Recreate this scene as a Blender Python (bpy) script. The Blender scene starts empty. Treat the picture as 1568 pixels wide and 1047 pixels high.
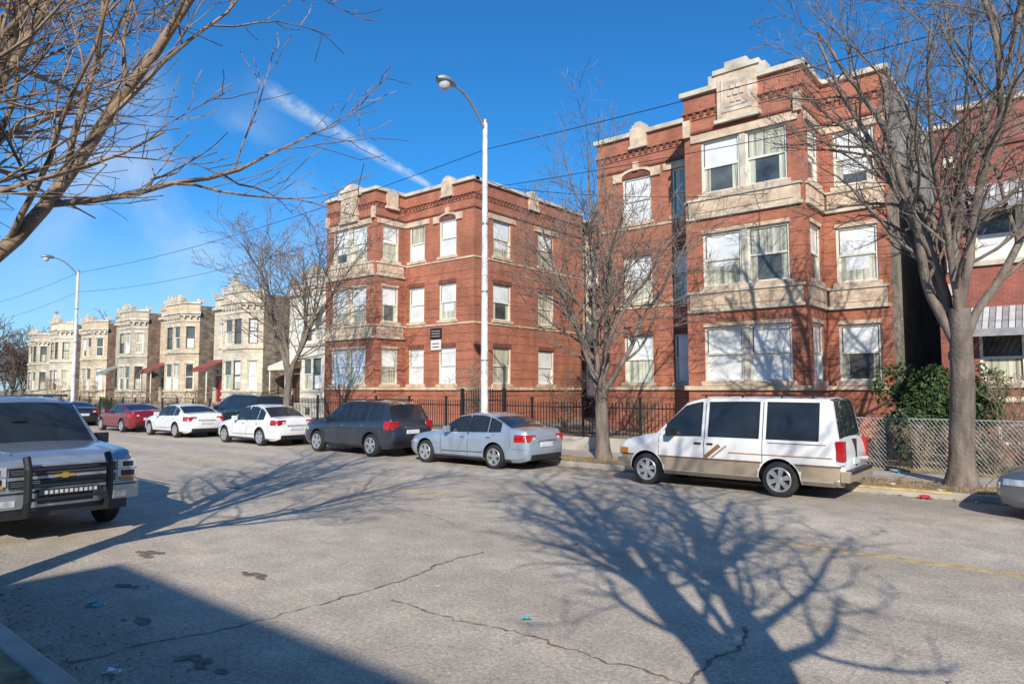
import bpy, bmesh, math, random
from mathutils import Vector, Matrix
R=math.radians
scene=bpy.context.scene
COL=scene.collection

# ---------------------------------------------------------------- materials
def nt(name):
    m=bpy.data.materials.new(name); m.use_nodes=True
    t=m.node_tree; b=t.nodes["Principled BSDF"]
    return m,t,b
def c4(c,k=1.0): return (min(1,c[0]*k),min(1,c[1]*k),min(1,c[2]*k),1)
def pmat(name,col,rough=.6,metal=0.,var=.15,scale=3.,bump=0.,bscale=40.,coat=0.,ior=1.5,detail=6,stretch=None,lo=.3,hi=.7):
    m,t,b=nt(name); N=t.nodes; L=t.links
    tc=N.new("ShaderNodeTexCoord"); vec=tc.outputs["Object"]
    if stretch:
        mp=N.new("ShaderNodeMapping"); mp.inputs["Scale"].default_value=stretch; L.new(vec,mp.inputs["Vector"]); vec=mp.outputs[0]
    no=N.new("ShaderNodeTexNoise"); no.inputs["Scale"].default_value=scale; no.inputs["Detail"].default_value=detail
    L.new(vec,no.inputs["Vector"])
    r=N.new("ShaderNodeValToRGB"); r.color_ramp.elements[0].position=lo; r.color_ramp.elements[1].position=hi
    r.color_ramp.elements[0].color=c4(col,1-var); r.color_ramp.elements[1].color=c4(col,1+var)
    L.new(no.outputs["Fac"],r.inputs["Fac"]); L.new(r.outputs["Color"],b.inputs["Base Color"])
    b.inputs["Roughness"].default_value=rough; b.inputs["Metallic"].default_value=metal
    b.inputs["IOR"].default_value=ior
    b.inputs["Coat Weight"].default_value=coat; b.inputs["Coat Roughness"].default_value=.04
    if bump>0:
        n2=N.new("ShaderNodeTexNoise"); n2.inputs["Scale"].default_value=bscale; n2.inputs["Detail"].default_value=4
        L.new(tc.outputs["Object"],n2.inputs["Vector"])
        bp=N.new("ShaderNodeBump"); bp.inputs["Strength"].default_value=bump; bp.inputs["Distance"].default_value=.02
        L.new(n2.outputs["Fac"],bp.inputs["Height"]); L.new(bp.outputs["Normal"],b.inputs["Normal"])
    return m
def brickmat(name,c1,c2,mortar,bw=.21,rh=.072,ms=.008,dirt=.25,vscale=.7):
    m,t,b=nt(name); N=t.nodes; L=t.links
    tc=N.new("ShaderNodeTexCoord")
    br=N.new("ShaderNodeTexBrick"); br.inputs["Scale"].default_value=1
    br.inputs["Brick Width"].default_value=bw; br.inputs["Row Height"].default_value=rh
    br.inputs["Mortar Size"].default_value=ms; br.inputs["Color1"].default_value=c4(c1); br.inputs["Color2"].default_value=c4(c2)
    br.inputs["Mortar"].default_value=c4(mortar); br.inputs["Bias"].default_value=-.1
    L.new(tc.outputs["UV"],br.inputs["Vector"])
    def nz(sc,st,a,c,lo=.3,hi=.7,rough=.5):
        mp=N.new("ShaderNodeMapping"); mp.inputs["Scale"].default_value=st; L.new(tc.outputs["Object"],mp.inputs["Vector"])
        no=N.new("ShaderNodeTexNoise"); no.inputs["Scale"].default_value=sc; no.inputs["Detail"].default_value=8; no.inputs["Roughness"].default_value=rough
        L.new(mp.outputs[0],no.inputs["Vector"])
        mr=N.new("ShaderNodeMapRange"); mr.inputs[1].default_value=lo; mr.inputs[2].default_value=hi
        mr.inputs[3].default_value=a; mr.inputs[4].default_value=c
        L.new(no.outputs["Fac"],mr.inputs[0]); return mr.outputs[0]
    k=N.new("ShaderNodeMath"); k.operation='MULTIPLY'
    L.new(nz(vscale,(1,1,1),1-dirt,1+dirt*.6,rough=.6),k.inputs[0]); L.new(nz(2.2,(1,1,.22),1-dirt*.7,1.08),k.inputs[1])
    mx=N.new("ShaderNodeVectorMath"); mx.operation='SCALE'
    L.new(br.outputs["Color"],mx.inputs[0]); L.new(k.outputs[0],mx.inputs["Scale"])
    L.new(mx.outputs[0],b.inputs["Base Color"]); b.inputs["Roughness"].default_value=.85
    bp=N.new("ShaderNodeBump"); bp.inputs["Strength"].default_value=.4; bp.inputs["Distance"].default_value=.01; bp.invert=True
    L.new(br.outputs["Fac"],bp.inputs["Height"]); L.new(bp.outputs["Normal"],b.inputs["Normal"])
    return m

M={}
M['brick']=brickmat('brick_red',(.55,.175,.09),(.41,.12,.065),(.43,.24,.17),dirt=.30)
M['brick_dk']=brickmat('brick_dark',(.25,.08,.05),(.18,.06,.038),(.2,.11,.08))
M['brick_nb']=brickmat('brick_neighbour',(.40,.105,.07),(.30,.08,.058),(.30,.19,.15))
M['common']=brickmat('brick_common',(.42,.35,.27),(.28,.22,.16),(.36,.33,.28),ms=.01,dirt=.4)
M['rubble']=brickmat('brick_rubble',(.34,.27,.19),(.13,.095,.07),(.30,.26,.21),bw=.3,rh=.14,ms=.015,dirt=.5,vscale=1.5)
M['rubble2']=brickmat('brick_side',(.40,.22,.14),(.20,.12,.08),(.30,.26,.21),bw=.24,rh=.1,ms=.012,dirt=.5,vscale=1.5)
M['grey1']=brickmat('greystone_a',(.72,.56,.37),(.60,.46,.31),(.42,.34,.25),bw=.7,rh=.35,ms=.014,dirt=.25)
M['grey2']=brickmat('greystone_b',(.76,.65,.48),(.66,.56,.42),(.46,.40,.32),bw=.7,rh=.35,ms=.014,dirt=.22)
M['grey3']=brickmat('greystone_c',(.60,.51,.39),(.46,.40,.31),(.35,.30,.25),bw=.7,rh=.35,ms=.014,dirt=.3)
M['paint_wall']=brickmat('painted_wall',(.78,.74,.65),(.72,.68,.60),(.6,.57,.5),bw=.7,rh=.35,ms=.01,dirt=.15)
M['stone']=pmat('limestone',(.64,.48,.34),.85,var=.32,scale=2.5,bump=.5,bscale=15)
M['coping']=pmat('coping_stone',(.62,.54,.43),.85,var=.32,scale=2)
M['frame']=pmat('window_frame',(.80,.75,.63),.5,var=.08,scale=4)
M['framedk']=pmat('dark_frame',(.08,.07,.06),.5,var=.1)
M['pane_dark']=pmat('glass_dark',(.09,.095,.09),.03,var=.6,scale=1.2,ior=1.7)
M['pane_blind']=pmat('glass_blind',(.80,.81,.79),.06,var=.16,scale=1.2,ior=1.6)
M['pane_curt']=pmat('glass_curtain',(.52,.50,.38),.06,var=.6,scale=1.0,ior=1.6,stretch=(13,13,.4))
M['iron']=pmat('black_iron',(.02,.02,.022),.45,var=.2)
M['galv']=pmat('galvanised',(.34,.35,.36),.5,metal=.5,var=.15)
M['concrete']=pmat('concrete',(.46,.41,.34),.9,var=.28,scale=1.3,bump=.3,bscale=30)
M['roofing']=pmat('roofing',(.12,.12,.12),.9)
M['bark']=pmat('bark',(.19,.15,.12),.9,var=.45,scale=6,bump=1.0,bscale=16,stretch=(1,1,.3))
M['bark_warm']=pmat('bark_warm',(.28,.195,.13),.85,var=.45,scale=5,bump=.6,bscale=22)
M['bark_far']=pmat('bark_far',(.15,.105,.08),.95,var=.3,scale=1)
M['grassdry']=pmat('dry_grass',(.33,.24,.135),.95,var=.5,scale=5,bump=.6,bscale=50)
M['leaf']=pmat('evergreen',(.06,.10,.03),.7,var=.5,scale=6)
M['litter_w']=pmat('litter_white',(.75,.75,.75),.6)
M['litter_c']=pmat('litter_cyan',(.1,.55,.6),.5)
M['litter_r']=pmat('litter_red',(.6,.05,.06),.5)
M['litter_b']=pmat('litter_leaves',(.17,.105,.055),.9,var=.5,scale=8)
M['yellow']=pmat('yellow_paint',(.60,.42,.17),.8,var=.35,scale=6)
M['polepaint']=pmat('pole_paint',(.74,.73,.70),.55,var=.25,scale=5)
M['awn']=pmat('awning_metal',(.40,.39,.39),.45,metal=.2,var=.2,scale=5)
M['awn2']=pmat('awning_light',(.60,.58,.56),.5,var=.15,scale=5)
M['red_awn']=pmat('awning_red',(.28,.07,.055),.7)
M['door_red']=pmat('door_red',(.35,.03,.03),.5)
M['door_brown']=pmat('door_brown',(.10,.05,.03),.5)
M['sign_w']=pmat('sign_white',(.8,.8,.78),.5,var=.04)
M['sign_k']=pmat('sign_black',(.02,.02,.02),.5)
M['wire']=pmat('wire_black',(.02,.02,.02),.6)
M['glasslamp']=pmat('lamp_glass',(.55,.57,.58),.15,ior=1.6)
M['green_wood']=pmat('porch_paint',(.25,.30,.27),.7)

def roadmat():
    m,t,b=nt('asphalt'); N=t.nodes; L=t.links
    tc=N.new("ShaderNodeTexCoord")
    mp=N.new("ShaderNodeMapping"); mp.inputs["Scale"].default_value=(.25,1,1); L.new(tc.outputs["Object"],mp.inputs["Vector"])
    def noise(s,d,v=None,rough=.55):
        n=N.new("ShaderNodeTexNoise"); n.inputs["Scale"].default_value=s; n.inputs["Detail"].default_value=d; n.inputs["Roughness"].default_value=rough
        L.new(v or tc.outputs["Object"],n.inputs["Vector"]); return n.outputs["Fac"]
    def mr(f,a,b_,c,d):
        k=N.new("ShaderNodeMapRange"); k.inputs[1].default_value=a;k.inputs[2].default_value=b_;k.inputs[3].default_value=c;k.inputs[4].default_value=d
        L.new(f,k.inputs[0]); return k.outputs[0]
    def mul(a,b_):
        k=N.new("ShaderNodeMath"); k.operation='MULTIPLY'; L.new(a,k.inputs[0]); L.new(b_,k.inputs[1]); return k.outputs[0]
    f=mul(mr(noise(.6,7,mp.outputs[0]),.3,.7,.76,1.15), mr(noise(2.3,6),.35,.68,.85,1.09))
    f=mul(f,mr(noise(26,4),.25,.75,.68,1.32))
    f=mul(f,mr(noise(90,2),.25,.75,.66,1.34))
    f=mul(f,mr(noise(.9,5,None,.7),.26,.38,.70,1.0))
    f=mul(f,mr(noise(7,6,None,.75),.24,.38,.68,1.0))
    vp=N.new("ShaderNodeTexVoronoi"); vp.inputs["Scale"].default_value=9; L.new(tc.outputs["Object"],vp.inputs["Vector"])
    f=mul(f,mr(vp.outputs["Distance"],.03,.09,.6,1.0))
    dn=N.new("ShaderNodeTexNoise"); dn.inputs["Scale"].default_value=2.2; dn.inputs["Detail"].default_value=5; L.new(tc.outputs["Object"],dn.inputs["Vector"])
    va=N.new("ShaderNodeVectorMath"); va.operation='MULTIPLY_ADD'; va.inputs[1].default_value=(.6,.6,.6)
    L.new(dn.outputs["Color"],va.inputs[0]); L.new(tc.outputs["Object"],va.inputs[2])
    vo=N.new("ShaderNodeTexVoronoi"); vo.feature='DISTANCE_TO_EDGE'; vo.inputs["Scale"].default_value=.4; L.new(va.outputs[0],vo.inputs["Vector"])
    f=mul(f,mr(vo.outputs["Distance"],0,.0035,.72,1.0))
    sp=N.new("ShaderNodeSeparateXYZ"); L.new(tc.outputs["Object"],sp.inputs[0])
    nn_=N.new("ShaderNodeMath"); nn_.operation='MULTIPLY_ADD'; L.new(noise(1.3,6),nn_.inputs[0]); nn_.inputs[1].default_value=1.6; L.new(sp.outputs["Y"],nn_.inputs[2])
    f=mul(f,mr(nn_.outputs[0],2.7,4.2,.72,1.0)); f=mul(f,mr(nn_.outputs[0],14.6,16.2,1.0,.70))
    cm=N.new("ShaderNodeVectorMath"); cm.operation='SCALE'; cm.inputs[0].default_value=(.58,.485,.378); L.new(f,cm.inputs["Scale"])
    L.new(cm.outputs[0],b.inputs["Base Color"]); b.inputs["Roughness"].default_value=.85
    bp=N.new("ShaderNodeBump"); bp.inputs["Strength"].default_value=.6; bp.inputs["Distance"].default_value=.014
    L.new(noise(60,3),bp.inputs["Height"]); L.new(bp.outputs["Normal"],b.inputs["Normal"])
    return m
M['road']=roadmat()
M['crack']=pmat('tar_crack',(.20,.165,.13),.9,var=.5,scale=8)
M['patch']=pmat('dark_patch',(.20,.165,.125),.9,var=.45,scale=12)
def sidewalkmat():
    m,t,b=nt('sidewalk'); N=t.nodes; L=t.links
    tc=N.new("ShaderNodeTexCoord")
    br=N.new("ShaderNodeTexBrick"); br.offset=0; br.inputs["Scale"].default_value=1
    br.inputs["Brick Width"].default_value=1.6; br.inputs["Row Height"].default_value=1.6; br.inputs["Mortar Size"].default_value=.012
    br.inputs["Color1"].default_value=(.48,.43,.37,1); br.inputs["Color2"].default_value=(.41,.37,.32,1); br.inputs["Mortar"].default_value=(.12,.11,.1,1)
    L.new(tc.outputs["Object"],br.inputs["Vector"])
    no=N.new("ShaderNodeTexNoise"); no.inputs["Scale"].default_value=4; no.inputs["Detail"].default_value=8; L.new(tc.outputs["Object"],no.inputs["Vector"])
    mr=N.new("ShaderNodeMapRange"); mr.inputs[1].default_value=.3; mr.inputs[2].default_value=.7; mr.inputs[3].default_value=.8; mr.inputs[4].default_value=1.15
    L.new(no.outputs["Fac"],mr.inputs[0])
    s=N.new("ShaderNodeVectorMath"); s.operation='SCALE'; L.new(br.outputs["Color"],s.inputs[0]); L.new(mr.outputs[0],s.inputs["Scale"])
    L.new(s.outputs[0],b.inputs["Base Color"]); b.inputs["Roughness"].default_value=.9
    return m
M['sidewalk']=sidewalkmat()

# ---------------------------------------------------------------- mesh builder
class MB:
    def __init__(s,*mats): s.v=[];s.f=[];s.m=[];s.mats=list(mats)
    def mi(s,name):
        if isinstance(name,int): return name
        if name not in s.mats: s.mats.append(name)
        return s.mats.index(name)
    def face(s,pts,mat=0):
        n=len(s.v); s.v.extend([tuple(p) for p in pts]); s.f.append(tuple(range(n,n+len(pts)))); s.m.append(s.mi(mat))
    def hexa(s,p,mat=0):
        n=len(s.v); s.v.extend([tuple(q) for q in p]); k=s.mi(mat)
        for f in ((0,3,2,1),(4,5,6,7),(0,1,5,4),(1,2,6,5),(2,3,7,6),(3,0,4,7)):
            s.f.append(tuple(n+i for i in f)); s.m.append(k)
    def box(s,x0,x1,y0,y1,z0,z1,mat=0):
        s.hexa([(x0,y0,z0),(x1,y0,z0),(x1,y1,z0),(x0,y1,z0),(x0,y0,z1),(x1,y0,z1),(x1,y1,z1),(x0,y1,z1)],mat)
    def obox(s,p0,du,u0,u1,d0,d1,z0,z1,mat=0):
        nx,ny=du[1],-du[0]
        def P(u,d,z): return (p0[0]+du[0]*u+nx*d,p0[1]+du[1]*u+ny*d,z)
        s.hexa([P(u0,d1,z0),P(u1,d1,z0),P(u1,d0,z0),P(u0,d0,z0),P(u0,d1,z1),P(u1,d1,z1),P(u1,d0,z1),P(u0,d0,z1)],mat)
    def tube(s,pts,rad,sides=6,mat=0,cap=True):
        k=s.mi(mat); n0=len(s.v); pts=[Vector(p) for p in pts]; np_=len(pts)
        ref=None
        for i,p in enumerate(pts):
            d=(pts[min(i+1,np_-1)]-pts[max(i-1,0)])
            if d.length<1e-9: d=Vector((0,0,1))
            d.normalize()
            if ref is None: ref=Vector((1,0,0)) if abs(d.x)<.8 else Vector((0,1,0))
            a=ref-d*ref.dot(d)
            if a.length<1e-5: a=d.orthogonal()
            a.normalize(); ref=a; b=d.cross(a)
            r=rad[i] if not isinstance(rad,(int,float)) else rad
            for j in range(sides):
                t=2*math.pi*j/sides
                q=p+a*(r*math.cos(t))+b*(r*math.sin(t)); s.v.append((q.x,q.y,q.z))
        for i in range(np_-1):
            for j in range(sides):
                j2=(j+1)%sides
                s.f.append((n0+i*sides+j,n0+i*sides+j2,n0+(i+1)*sides+j2,n0+(i+1)*sides+j)); s.m.append(k)
        if cap and sides>3:
            s.f.append(tuple(n0+j for j in reversed(range(sides)))); s.m.append(k)
            s.f.append(tuple(n0+(np_-1)*sides+j for j in range(sides))); s.m.append(k)
    def lathe(s,c,prof,seg,mat,axis='y'):
        k=s.mi(mat); n0=len(s.v)
        for r,a in prof:
            for j in range(seg):
                t=2*math.pi*j/seg; x,y=r*math.cos(t),r*math.sin(t)
                if axis=='y': s.v.append((c[0]+x,c[1]+a,c[2]+y))
                else: s.v.append((c[0]+x,c[1]+y,c[2]+a))
        for i in range(len(prof)-1):
            for j in range(seg):
                j2=(j+1)%seg
                s.f.append((n0+i*seg+j,n0+i*seg+j2,n0+(i+1)*seg+j2,n0+(i+1)*seg+j)); s.m.append(k)
    def build(s,name,parent=None,org=(0,0,0),smooth=None,uv=True,bevel=0):
        me=bpy.data.meshes.new(name)
        me.from_pydata([(a-org[0],b-org[1],c-org[2]) for a,b,c in s.v],[],s.f)
        for m in s.mats: me.materials.append(M[m] if isinstance(m,str) else m)
        me.polygons.foreach_set("material_index",s.m)
        if uv:
            ul=me.uv_layers.new(name="UVMap"); vs=s.v
            for p in me.polygons:
                n=p.normal; ax,ay,az=abs(n.x),abs(n.y),abs(n.z)
                for li,vi in zip(p.loop_indices,p.vertices):
                    x,y,z=vs[vi]
                    if az>ax and az>ay: ul.data[li].uv=(x,y)
                    elif ay>=ax: ul.data[li].uv=(x,z)
                    else: ul.data[li].uv=(y,z)
        o=bpy.data.objects.new(name,me); COL.objects.link(o)
        if smooth is not None: autosmooth(me,smooth)
        if bevel:
            bv=o.modifiers.new("bev",'BEVEL'); bv.width=bevel; bv.segments=2; bv.limit_method='ANGLE'
        if parent: o.parent=parent
        else: o.location=org
        return o
def autosmooth(me,deg):
    bm=bmesh.new(); bm.from_mesh(me)
    bmesh.ops.remove_doubles(bm,verts=bm.verts,dist=1e-5)
    for f in bm.faces: f.smooth=True
    for e in bm.edges:
        e.smooth = not (len(e.link_faces)!=2 or e.calc_face_angle(0)>R(deg))
    bm.to_mesh(me); bm.free()
def empty(name,loc,rot=0):
    e=bpy.data.objects.new(name,None); e.location=loc; e.rotation_euler=(0,0,rot); e.empty_display_size=.5; COL.objects.link(e); return e

# ---------------------------------------------------------------- walls / windows
def wall(mb,p0,du,W,z0,z1,ops,mat='brick',depth=.16):
    us=sorted(set([0,W]+[o[0] for o in ops]+[o[1] for o in ops])); zs=sorted(set([z0,z1]+[o[2] for o in ops]+[o[3] for o in ops]))
    nx,ny=du[1],-du[0]
    def P(u,z,d=0): return (p0[0]+du[0]*u+nx*d,p0[1]+du[1]*u+ny*d,z)
    for i in range(len(us)-1):
        for j in range(len(zs)-1):
            cu=(us[i]+us[i+1])/2; cz=(zs[j]+zs[j+1])/2
            if any(o[0]<cu<o[1] and o[2]<cz<o[3] for o in ops): continue
            mb.face([P(us[i],zs[j]),P(us[i+1],zs[j]),P(us[i+1],zs[j+1]),P(us[i],zs[j+1])],mat)
    for a,b,c,d in [o[:4] for o in ops]:
        mb.face([P(a,c),P(a,d),P(a,d,-depth),P(a,c,-depth)],mat); mb.face([P(b,c),P(b,c,-depth),P(b,d,-depth),P(b,d)],mat)
        mb.face([P(a,d),P(b,d),P(b,d,-depth),P(a,d,-depth)],mat); mb.face([P(a,c),P(a,c,-depth),P(b,c,-depth),P(b,c)],mat)
def window(mb,p0,du,o,rng,sash=True,fr='frame',fw=.075,top=None,bot=None):
    a,b,c,d=o[:4]; B=lambda *k:mb.obox(p0,du,*k)
    B(a,a+fw,-.15,-.05,c,d,fr); B(b-fw,b,-.15,-.05,c,d,fr); B(a+fw,b-fw,-.15,-.052,d-fw,d,fr); B(a+fw,b-fw,-.15,-.052,c,c+fw,fr)
    zm=(c+d)/2
    top=top or rng.choice(['pane_blind','pane_blind','pane_blind','pane_curt'])
    bot=bot or rng.choice(['pane_blind','pane_dark','pane_curt','pane_curt',top])
    if sash:
        B(a+fw,b-fw,-.13,-.07,zm-.035,zm+.035,fr); B(a+fw,a+fw+.03,-.12,-.085,zm,d-fw,'framedk'); B(b-fw-.03,b-fw,-.12,-.085,zm,d-fw,'framedk')
        B(a+fw,b-fw,-.11,-.10,zm+.035,d-fw,top)
        if bot!=top and top=='pane_blind' and rng.random()<.6:
            zz=c+fw+(zm-c)*rng.uniform(.2,.7)
            B(a+fw,b-fw,-.13,-.12,zz,zm-.035,'pane_blind'); B(a+fw,b-fw,-.13,-.12,c+fw,zz,bot)
        else: B(a+fw,b-fw,-.13,-.12,c+fw,zm-.035,bot)
        if fr=='frame' and bot!='pane_blind' and b-a>.7:
            cw=(b-a)*.16
            B(a+fw,a+fw+cw,-.119,-.115,c+fw,zm-.035,'pane_curt'); B(b-fw-cw,b-fw,-.119,-.115,c+fw,zm-.035,'pane_curt')
    else: B(a+fw,b-fw,-.12,-.11,c+fw,d-fw,top)
def sill(mb,p0,du,o,mat='stone',h=.14,ext=.1): mb.obox(p0,du,o[0]-ext,o[1]+ext,-.04,.09,o[2]-h,o[2],mat)
def lintel(mb,p0,du,o,mat='stone',h=.24,ext=.08): mb.obox(p0,du,o[0]-ext,o[1]+ext,-.03,.035,o[3],o[3]+h,mat)

FL=[(2.38,4.22),(5.58,7.42),(8.80,10.66)]
ZT=12.35
KE=[0]
def eps(): KE[0]+=1; return .0023*(KE[0]%8)
def cap_wall(tr,p0,du,W,zt=ZT,dent=True,e0=0,e1=0):
    q=eps()
    tr.obox(p0,du,-e0,W+e1,-.25-q,.12+q,zt+q,zt+.17+q,'coping')
    tr.obox(p0,du,-e0*.5,W+e1*.5,-.02,.07+q,zt-.62+q,zt-.50-q,'brick')
    if dent:
        n=int(W/.26)
        for i in range(n):
            u=(i+.5)*W/n; tr.obox(p0,du,u-.055,u+.055,-.02,.07,zt-.80,zt-.62,'brick_dk')
        tr.obox(p0,du,0,W,-.02,.035,zt-.86,zt-.80,'brick')
def face_wall(w,g,tr,p0,du,W,cols,rng,z0=.3,mat='brick',arch=(),pair=False,zt=ZT,dent=True,panel=False,e0=0,e1=0,bands=True):
    ops=[]
    for ci,(a,b) in enumerate(cols):
        for fi,(s,h) in enumerate(FL): ops.append((a,b,s,h,fi,ci))
    wall(w,p0,du,W,z0,zt,ops,mat)
    for o in ops:
        if pair:
            m=(o[0]+o[1])/2
            window(g,p0,du,(o[0],m-.1,o[2],o[3]),rng); window(g,p0,du,(m+.1,o[1],o[2],o[3]),rng)
            tr.obox(p0,du,m-.1,m+.1,-.15,.0,o[2],o[3],'coping')
        else: window(g,p0,du,o,rng)
        sill(tr,p0,du,o)
        if o[4]==2 and o[5] in arch:
            m=(o[0]+o[1])/2; r=(o[1]-o[0])/2; n=10
            for k in range(n):
                t0=math.pi*k/n; t1=math.pi*(k+1)/n
                def P(rr,t,d):
                    u=m+rr*math.cos(t); z=o[3]+rr*.42*math.sin(t)
                    return (p0[0]+du[0]*u+du[1]*d,p0[1]+du[1]*u-du[0]*d,z)
                A=(P(r+.02,t0,-.02),P(r+.24,t0,-.02),P(r+.24,t1,-.02),P(r+.02,t1,-.02)); Bq=(P(r+.02,t0,.07),P(r+.24,t0,.07),P(r+.24,t1,.07),P(r+.02,t1,.07))
                tr.hexa(list(A)+list(Bq),'stone')
                tr.face([(P(0,0,.02)),P(r+.02,t0,.02),P(r+.02,t1,.02)],'brick_dk')
            tr.obox(p0,du,o[0]-.42,o[0]-.02,-.02,.08,o[3]-.1,o[3]+.25,'stone'); tr.obox(p0,du,o[1]+.02,o[1]+.42,-.02,.08,o[3]-.1,o[3]+.25,'stone')
            tr.obox(p0,du,m-.11,m+.11,-.02,.12,o[3]+.25,o[3]+.6,'stone')
        elif o[4]==2: tr.obox(p0,du,max(.02,o[0]-.35),min(W-.02,o[1]+.35),-.03,.06,o[3],o[3]+.26,'stone')
        else: lintel(tr,p0,du,o,'brick_dk' if not panel else 'stone',h=.2 if not panel else .12,ext=.02)
    if mat=='brick' and bands:
        z=.9
        while z<8.0:
            cuts=[(o[0]-.02,o[1]+.02) for o in ops if o[2]-.18<z<o[3]+.3]
            blocked=panel and (4.65<z<5.6 or 7.85<z<8.9)
            if not blocked and not (5.25<z<5.5):
                u=0.02
                for a,c in sorted(cuts)+[(W-.02,W)]:
                    if a>u+.05: tr.obox(p0,du,u,a,-.02,.004,z,z+.026,'brick_dk')
                    u=c
            z+=.44
    if panel:
        for s in (5.44,8.66):
            tr.obox(p0,du,.12,W-.12,-.02,.06,s-.62,s-.08,'stone')
            tr.obox(p0,du,.05,W-.05,-.02,.11,s-.08,s-.004,'coping'); tr.obox(p0,du,.05,W-.05,-.02,.10,s-.72,s-.62,'coping')
            tr.obox(p0,du,.3,W-.3,.06,.085,s-.5,s-.2,'stone')
    elif bands:
        for s in (5.44,8.66): tr.obox(p0,du,0,W,-.02,.045,s-.12,s-.03,'stone')
    if bands:
        q=eps()
        tr.obox(p0,du,-e0,W+e1,-.02,.08+q,2.1-q,2.22+q,'stone')
        tr.obox(p0,du,0,W,-.02,.05,11.0,11.07,'brick_dk')
    cap_wall(tr,p0,du,W,zt,dent,e0,e1)
def plaque(tr,p0,du,u,z,w=1.35):
    z-=.38
    B=lambda *k:tr.obox(p0,du,*k)
    B(u-w/2,u+w/2,-.32,.15,z-.95,z+.62,'stone'); B(u-w/2-.12,u+w/2+.12,-.34,.21,z+.62,z+.78,'coping'); B(u-w*.28,u+w*.28,-.3,.18,z+.78,z+.98,'coping')
    B(u-w/2-.1,u+w/2+.1,-.02,.2,z-1.07,z-.95,'coping')
    B(u-w*.38,u+w*.38,.15,.18,z-.75,z+.4,'coping'); B(u-w*.30,u+w*.30,.18,.20,z-.6,z+.28,'stone')
    for a in range(6):
        t=a*math.pi/3; B(u+.2*math.cos(t)-.07,u+.2*math.cos(t)+.07,.2,.235,z-.18+.26*math.sin(t)-.07,z-.18+.26*math.sin(t)+.07,'coping')
    B(u-.07,u+.07,.2,.25,z-.25,z-.1,'coping')
    B(u-w/2-.3,u-w/2,-.33,.14,z+.3,z+.66,'coping'); B(u+w/2,u+w/2+.3,-.33,.14,z+.3,z+.66,'coping')
def gablet(tr,p0,du,u,z):
    z-=.15
    B=lambda *k:tr.obox(p0,du,*k)
    B(u-.36,u+.36,-.33,.15,z-.4,z+.34,'stone'); B(u-.27,u+.27,-.28,.13,z+.34,z+.47,'coping'); B(u-.14,u+.14,-.28,.12,z+.47,z+.57,'coping'); B(u-.42,u+.42,-.02,.18,z-.5,z-.4,'coping')
def roof(mb,pts,z): mb.face([(x,y,z) for x,y in pts],'roofing')
X=(1,0); Yp=(0,1); Ym=(0,-1)
rng=random.Random(5)
def finish(name,org,w,g,t):
    e=empty(name,org); w.build('walls',e,org); g.build('windows',e,org); t.build('stone_trim',e,org); return e
# ---- right wing
w,g,t=MB(),MB(),MB()
face_wall(w,g,t,(-15.3,24),X,4.9,[(1.2,2.5),(3.4,4.6)],rng,arch=(0,),e0=.12)
gablet(t,(-15.3,24),X,2.0,ZT+.1)
face_wall(w,g,t,(-10.4,24),Ym,2,[],rng,e1=.12,bands=True)
face_wall(w,g,t,(-10.4,22),X,4.0,[(.6,3.5)],rng,pair=True,panel=True,e0=.12,e1=.12)
plaque(t,(-10.4,22),X,1.95,ZT+.2)
for uu in (.12,3.88): t.obox((-10.4,22),X,uu-.12,uu+.12,-.02,.14,10.9,11.5,'stone')
face_wall(w,g,t,(-6.4,22),Yp,2,[(.45,1.55)],rng,panel=True)
face_wall(w,g,t,(-6.4,24),X,1.95,[(.35,1.6)],rng,panel=True,e1=.12)
wall(w,(-4.45,24),Yp,18,.3,ZT,[],'common'); t.obox((-4.45,24),Yp,.05,18,-.25,.05,ZT+.031,ZT+.15,'coping')
face_wall(w,g,t,(-15.3,42),Ym,18,[(15,16.3),(12,13.3)],rng)
roof(w,[(-15.3,24),(-10.4,24),(-10.4,22),(-6.4,22),(-6.4,24),(-4.45,24),(-4.45,42),(-15.3,42)],ZT-.3)
t.box(-15.42,-15.2,23.7,23.95,9.3,9.5,'iron')
finish('brick_apartment_building',(-9.9,24,0),w,g,t)
# ---- left wing (with the back of the court)
w,g,t=MB(),MB(),MB()
face_wall(w,g,t,(-33.6,24),X,2.0,[(.35,1.6)],rng,panel=True,e0=.12)
face_wall(w,g,t,(-31.6,24),Ym,2,[],rng)
face_wall(w,g,t,(-31.6,22),X,4.2,[(.6,3.5)],rng,pair=True,panel=True,e0=.12,e1=.12)
plaque(t,(-31.6,22),X,2.1,ZT)
for uu in (.12,4.08): t.obox((-31.6,22),X,uu-.12,uu+.12,-.02,.14,10.9,11.5,'stone')
face_wall(w,g,t,(-27.4,22),Yp,2,[(.45,1.55)],rng,panel=True)
gablet(t,(-27.4,22),Yp,1.0,ZT-.2)
face_wall(w,g,t,(-27.4,24),X,5.0,[(.35,1.5),(2.6,3.8)],rng,arch=(1,),e1=.12)
gablet(t,(-27.4,24),X,3.2,ZT+.1)
face_wall(w,g,t,(-22.4,24),Yp,9.4,[(1.4,2.8),(5.1,6.5)],rng)
gablet(t,(-22.4,24),Yp,4.6,ZT)
wall(w,(-22.4,33.4),(-1,0),1.2,.3,ZT-.1,[],'brick')
face_wall(w,g,t,(-23.6,34.8),X,8.3,[(.3,1.3),(1.6,3.0),(4,5.2)],rng,dent=False)
for i,(s,h) in enumerate(FL):
    t.box(-22.3,-20.6,33.6,34.7,s-.75,s-.6,'green_wood'); t.box(-22.3,-20.6,33.6,33.66,s-.6,s+.35,'frame')
    t.box(-20.7,-20.6,33.6,33.7,s+.35,h+.5,'frame'); t.box(-22.3,-22.2,33.6,33.7,s+.35,h+.5,'frame')
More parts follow.
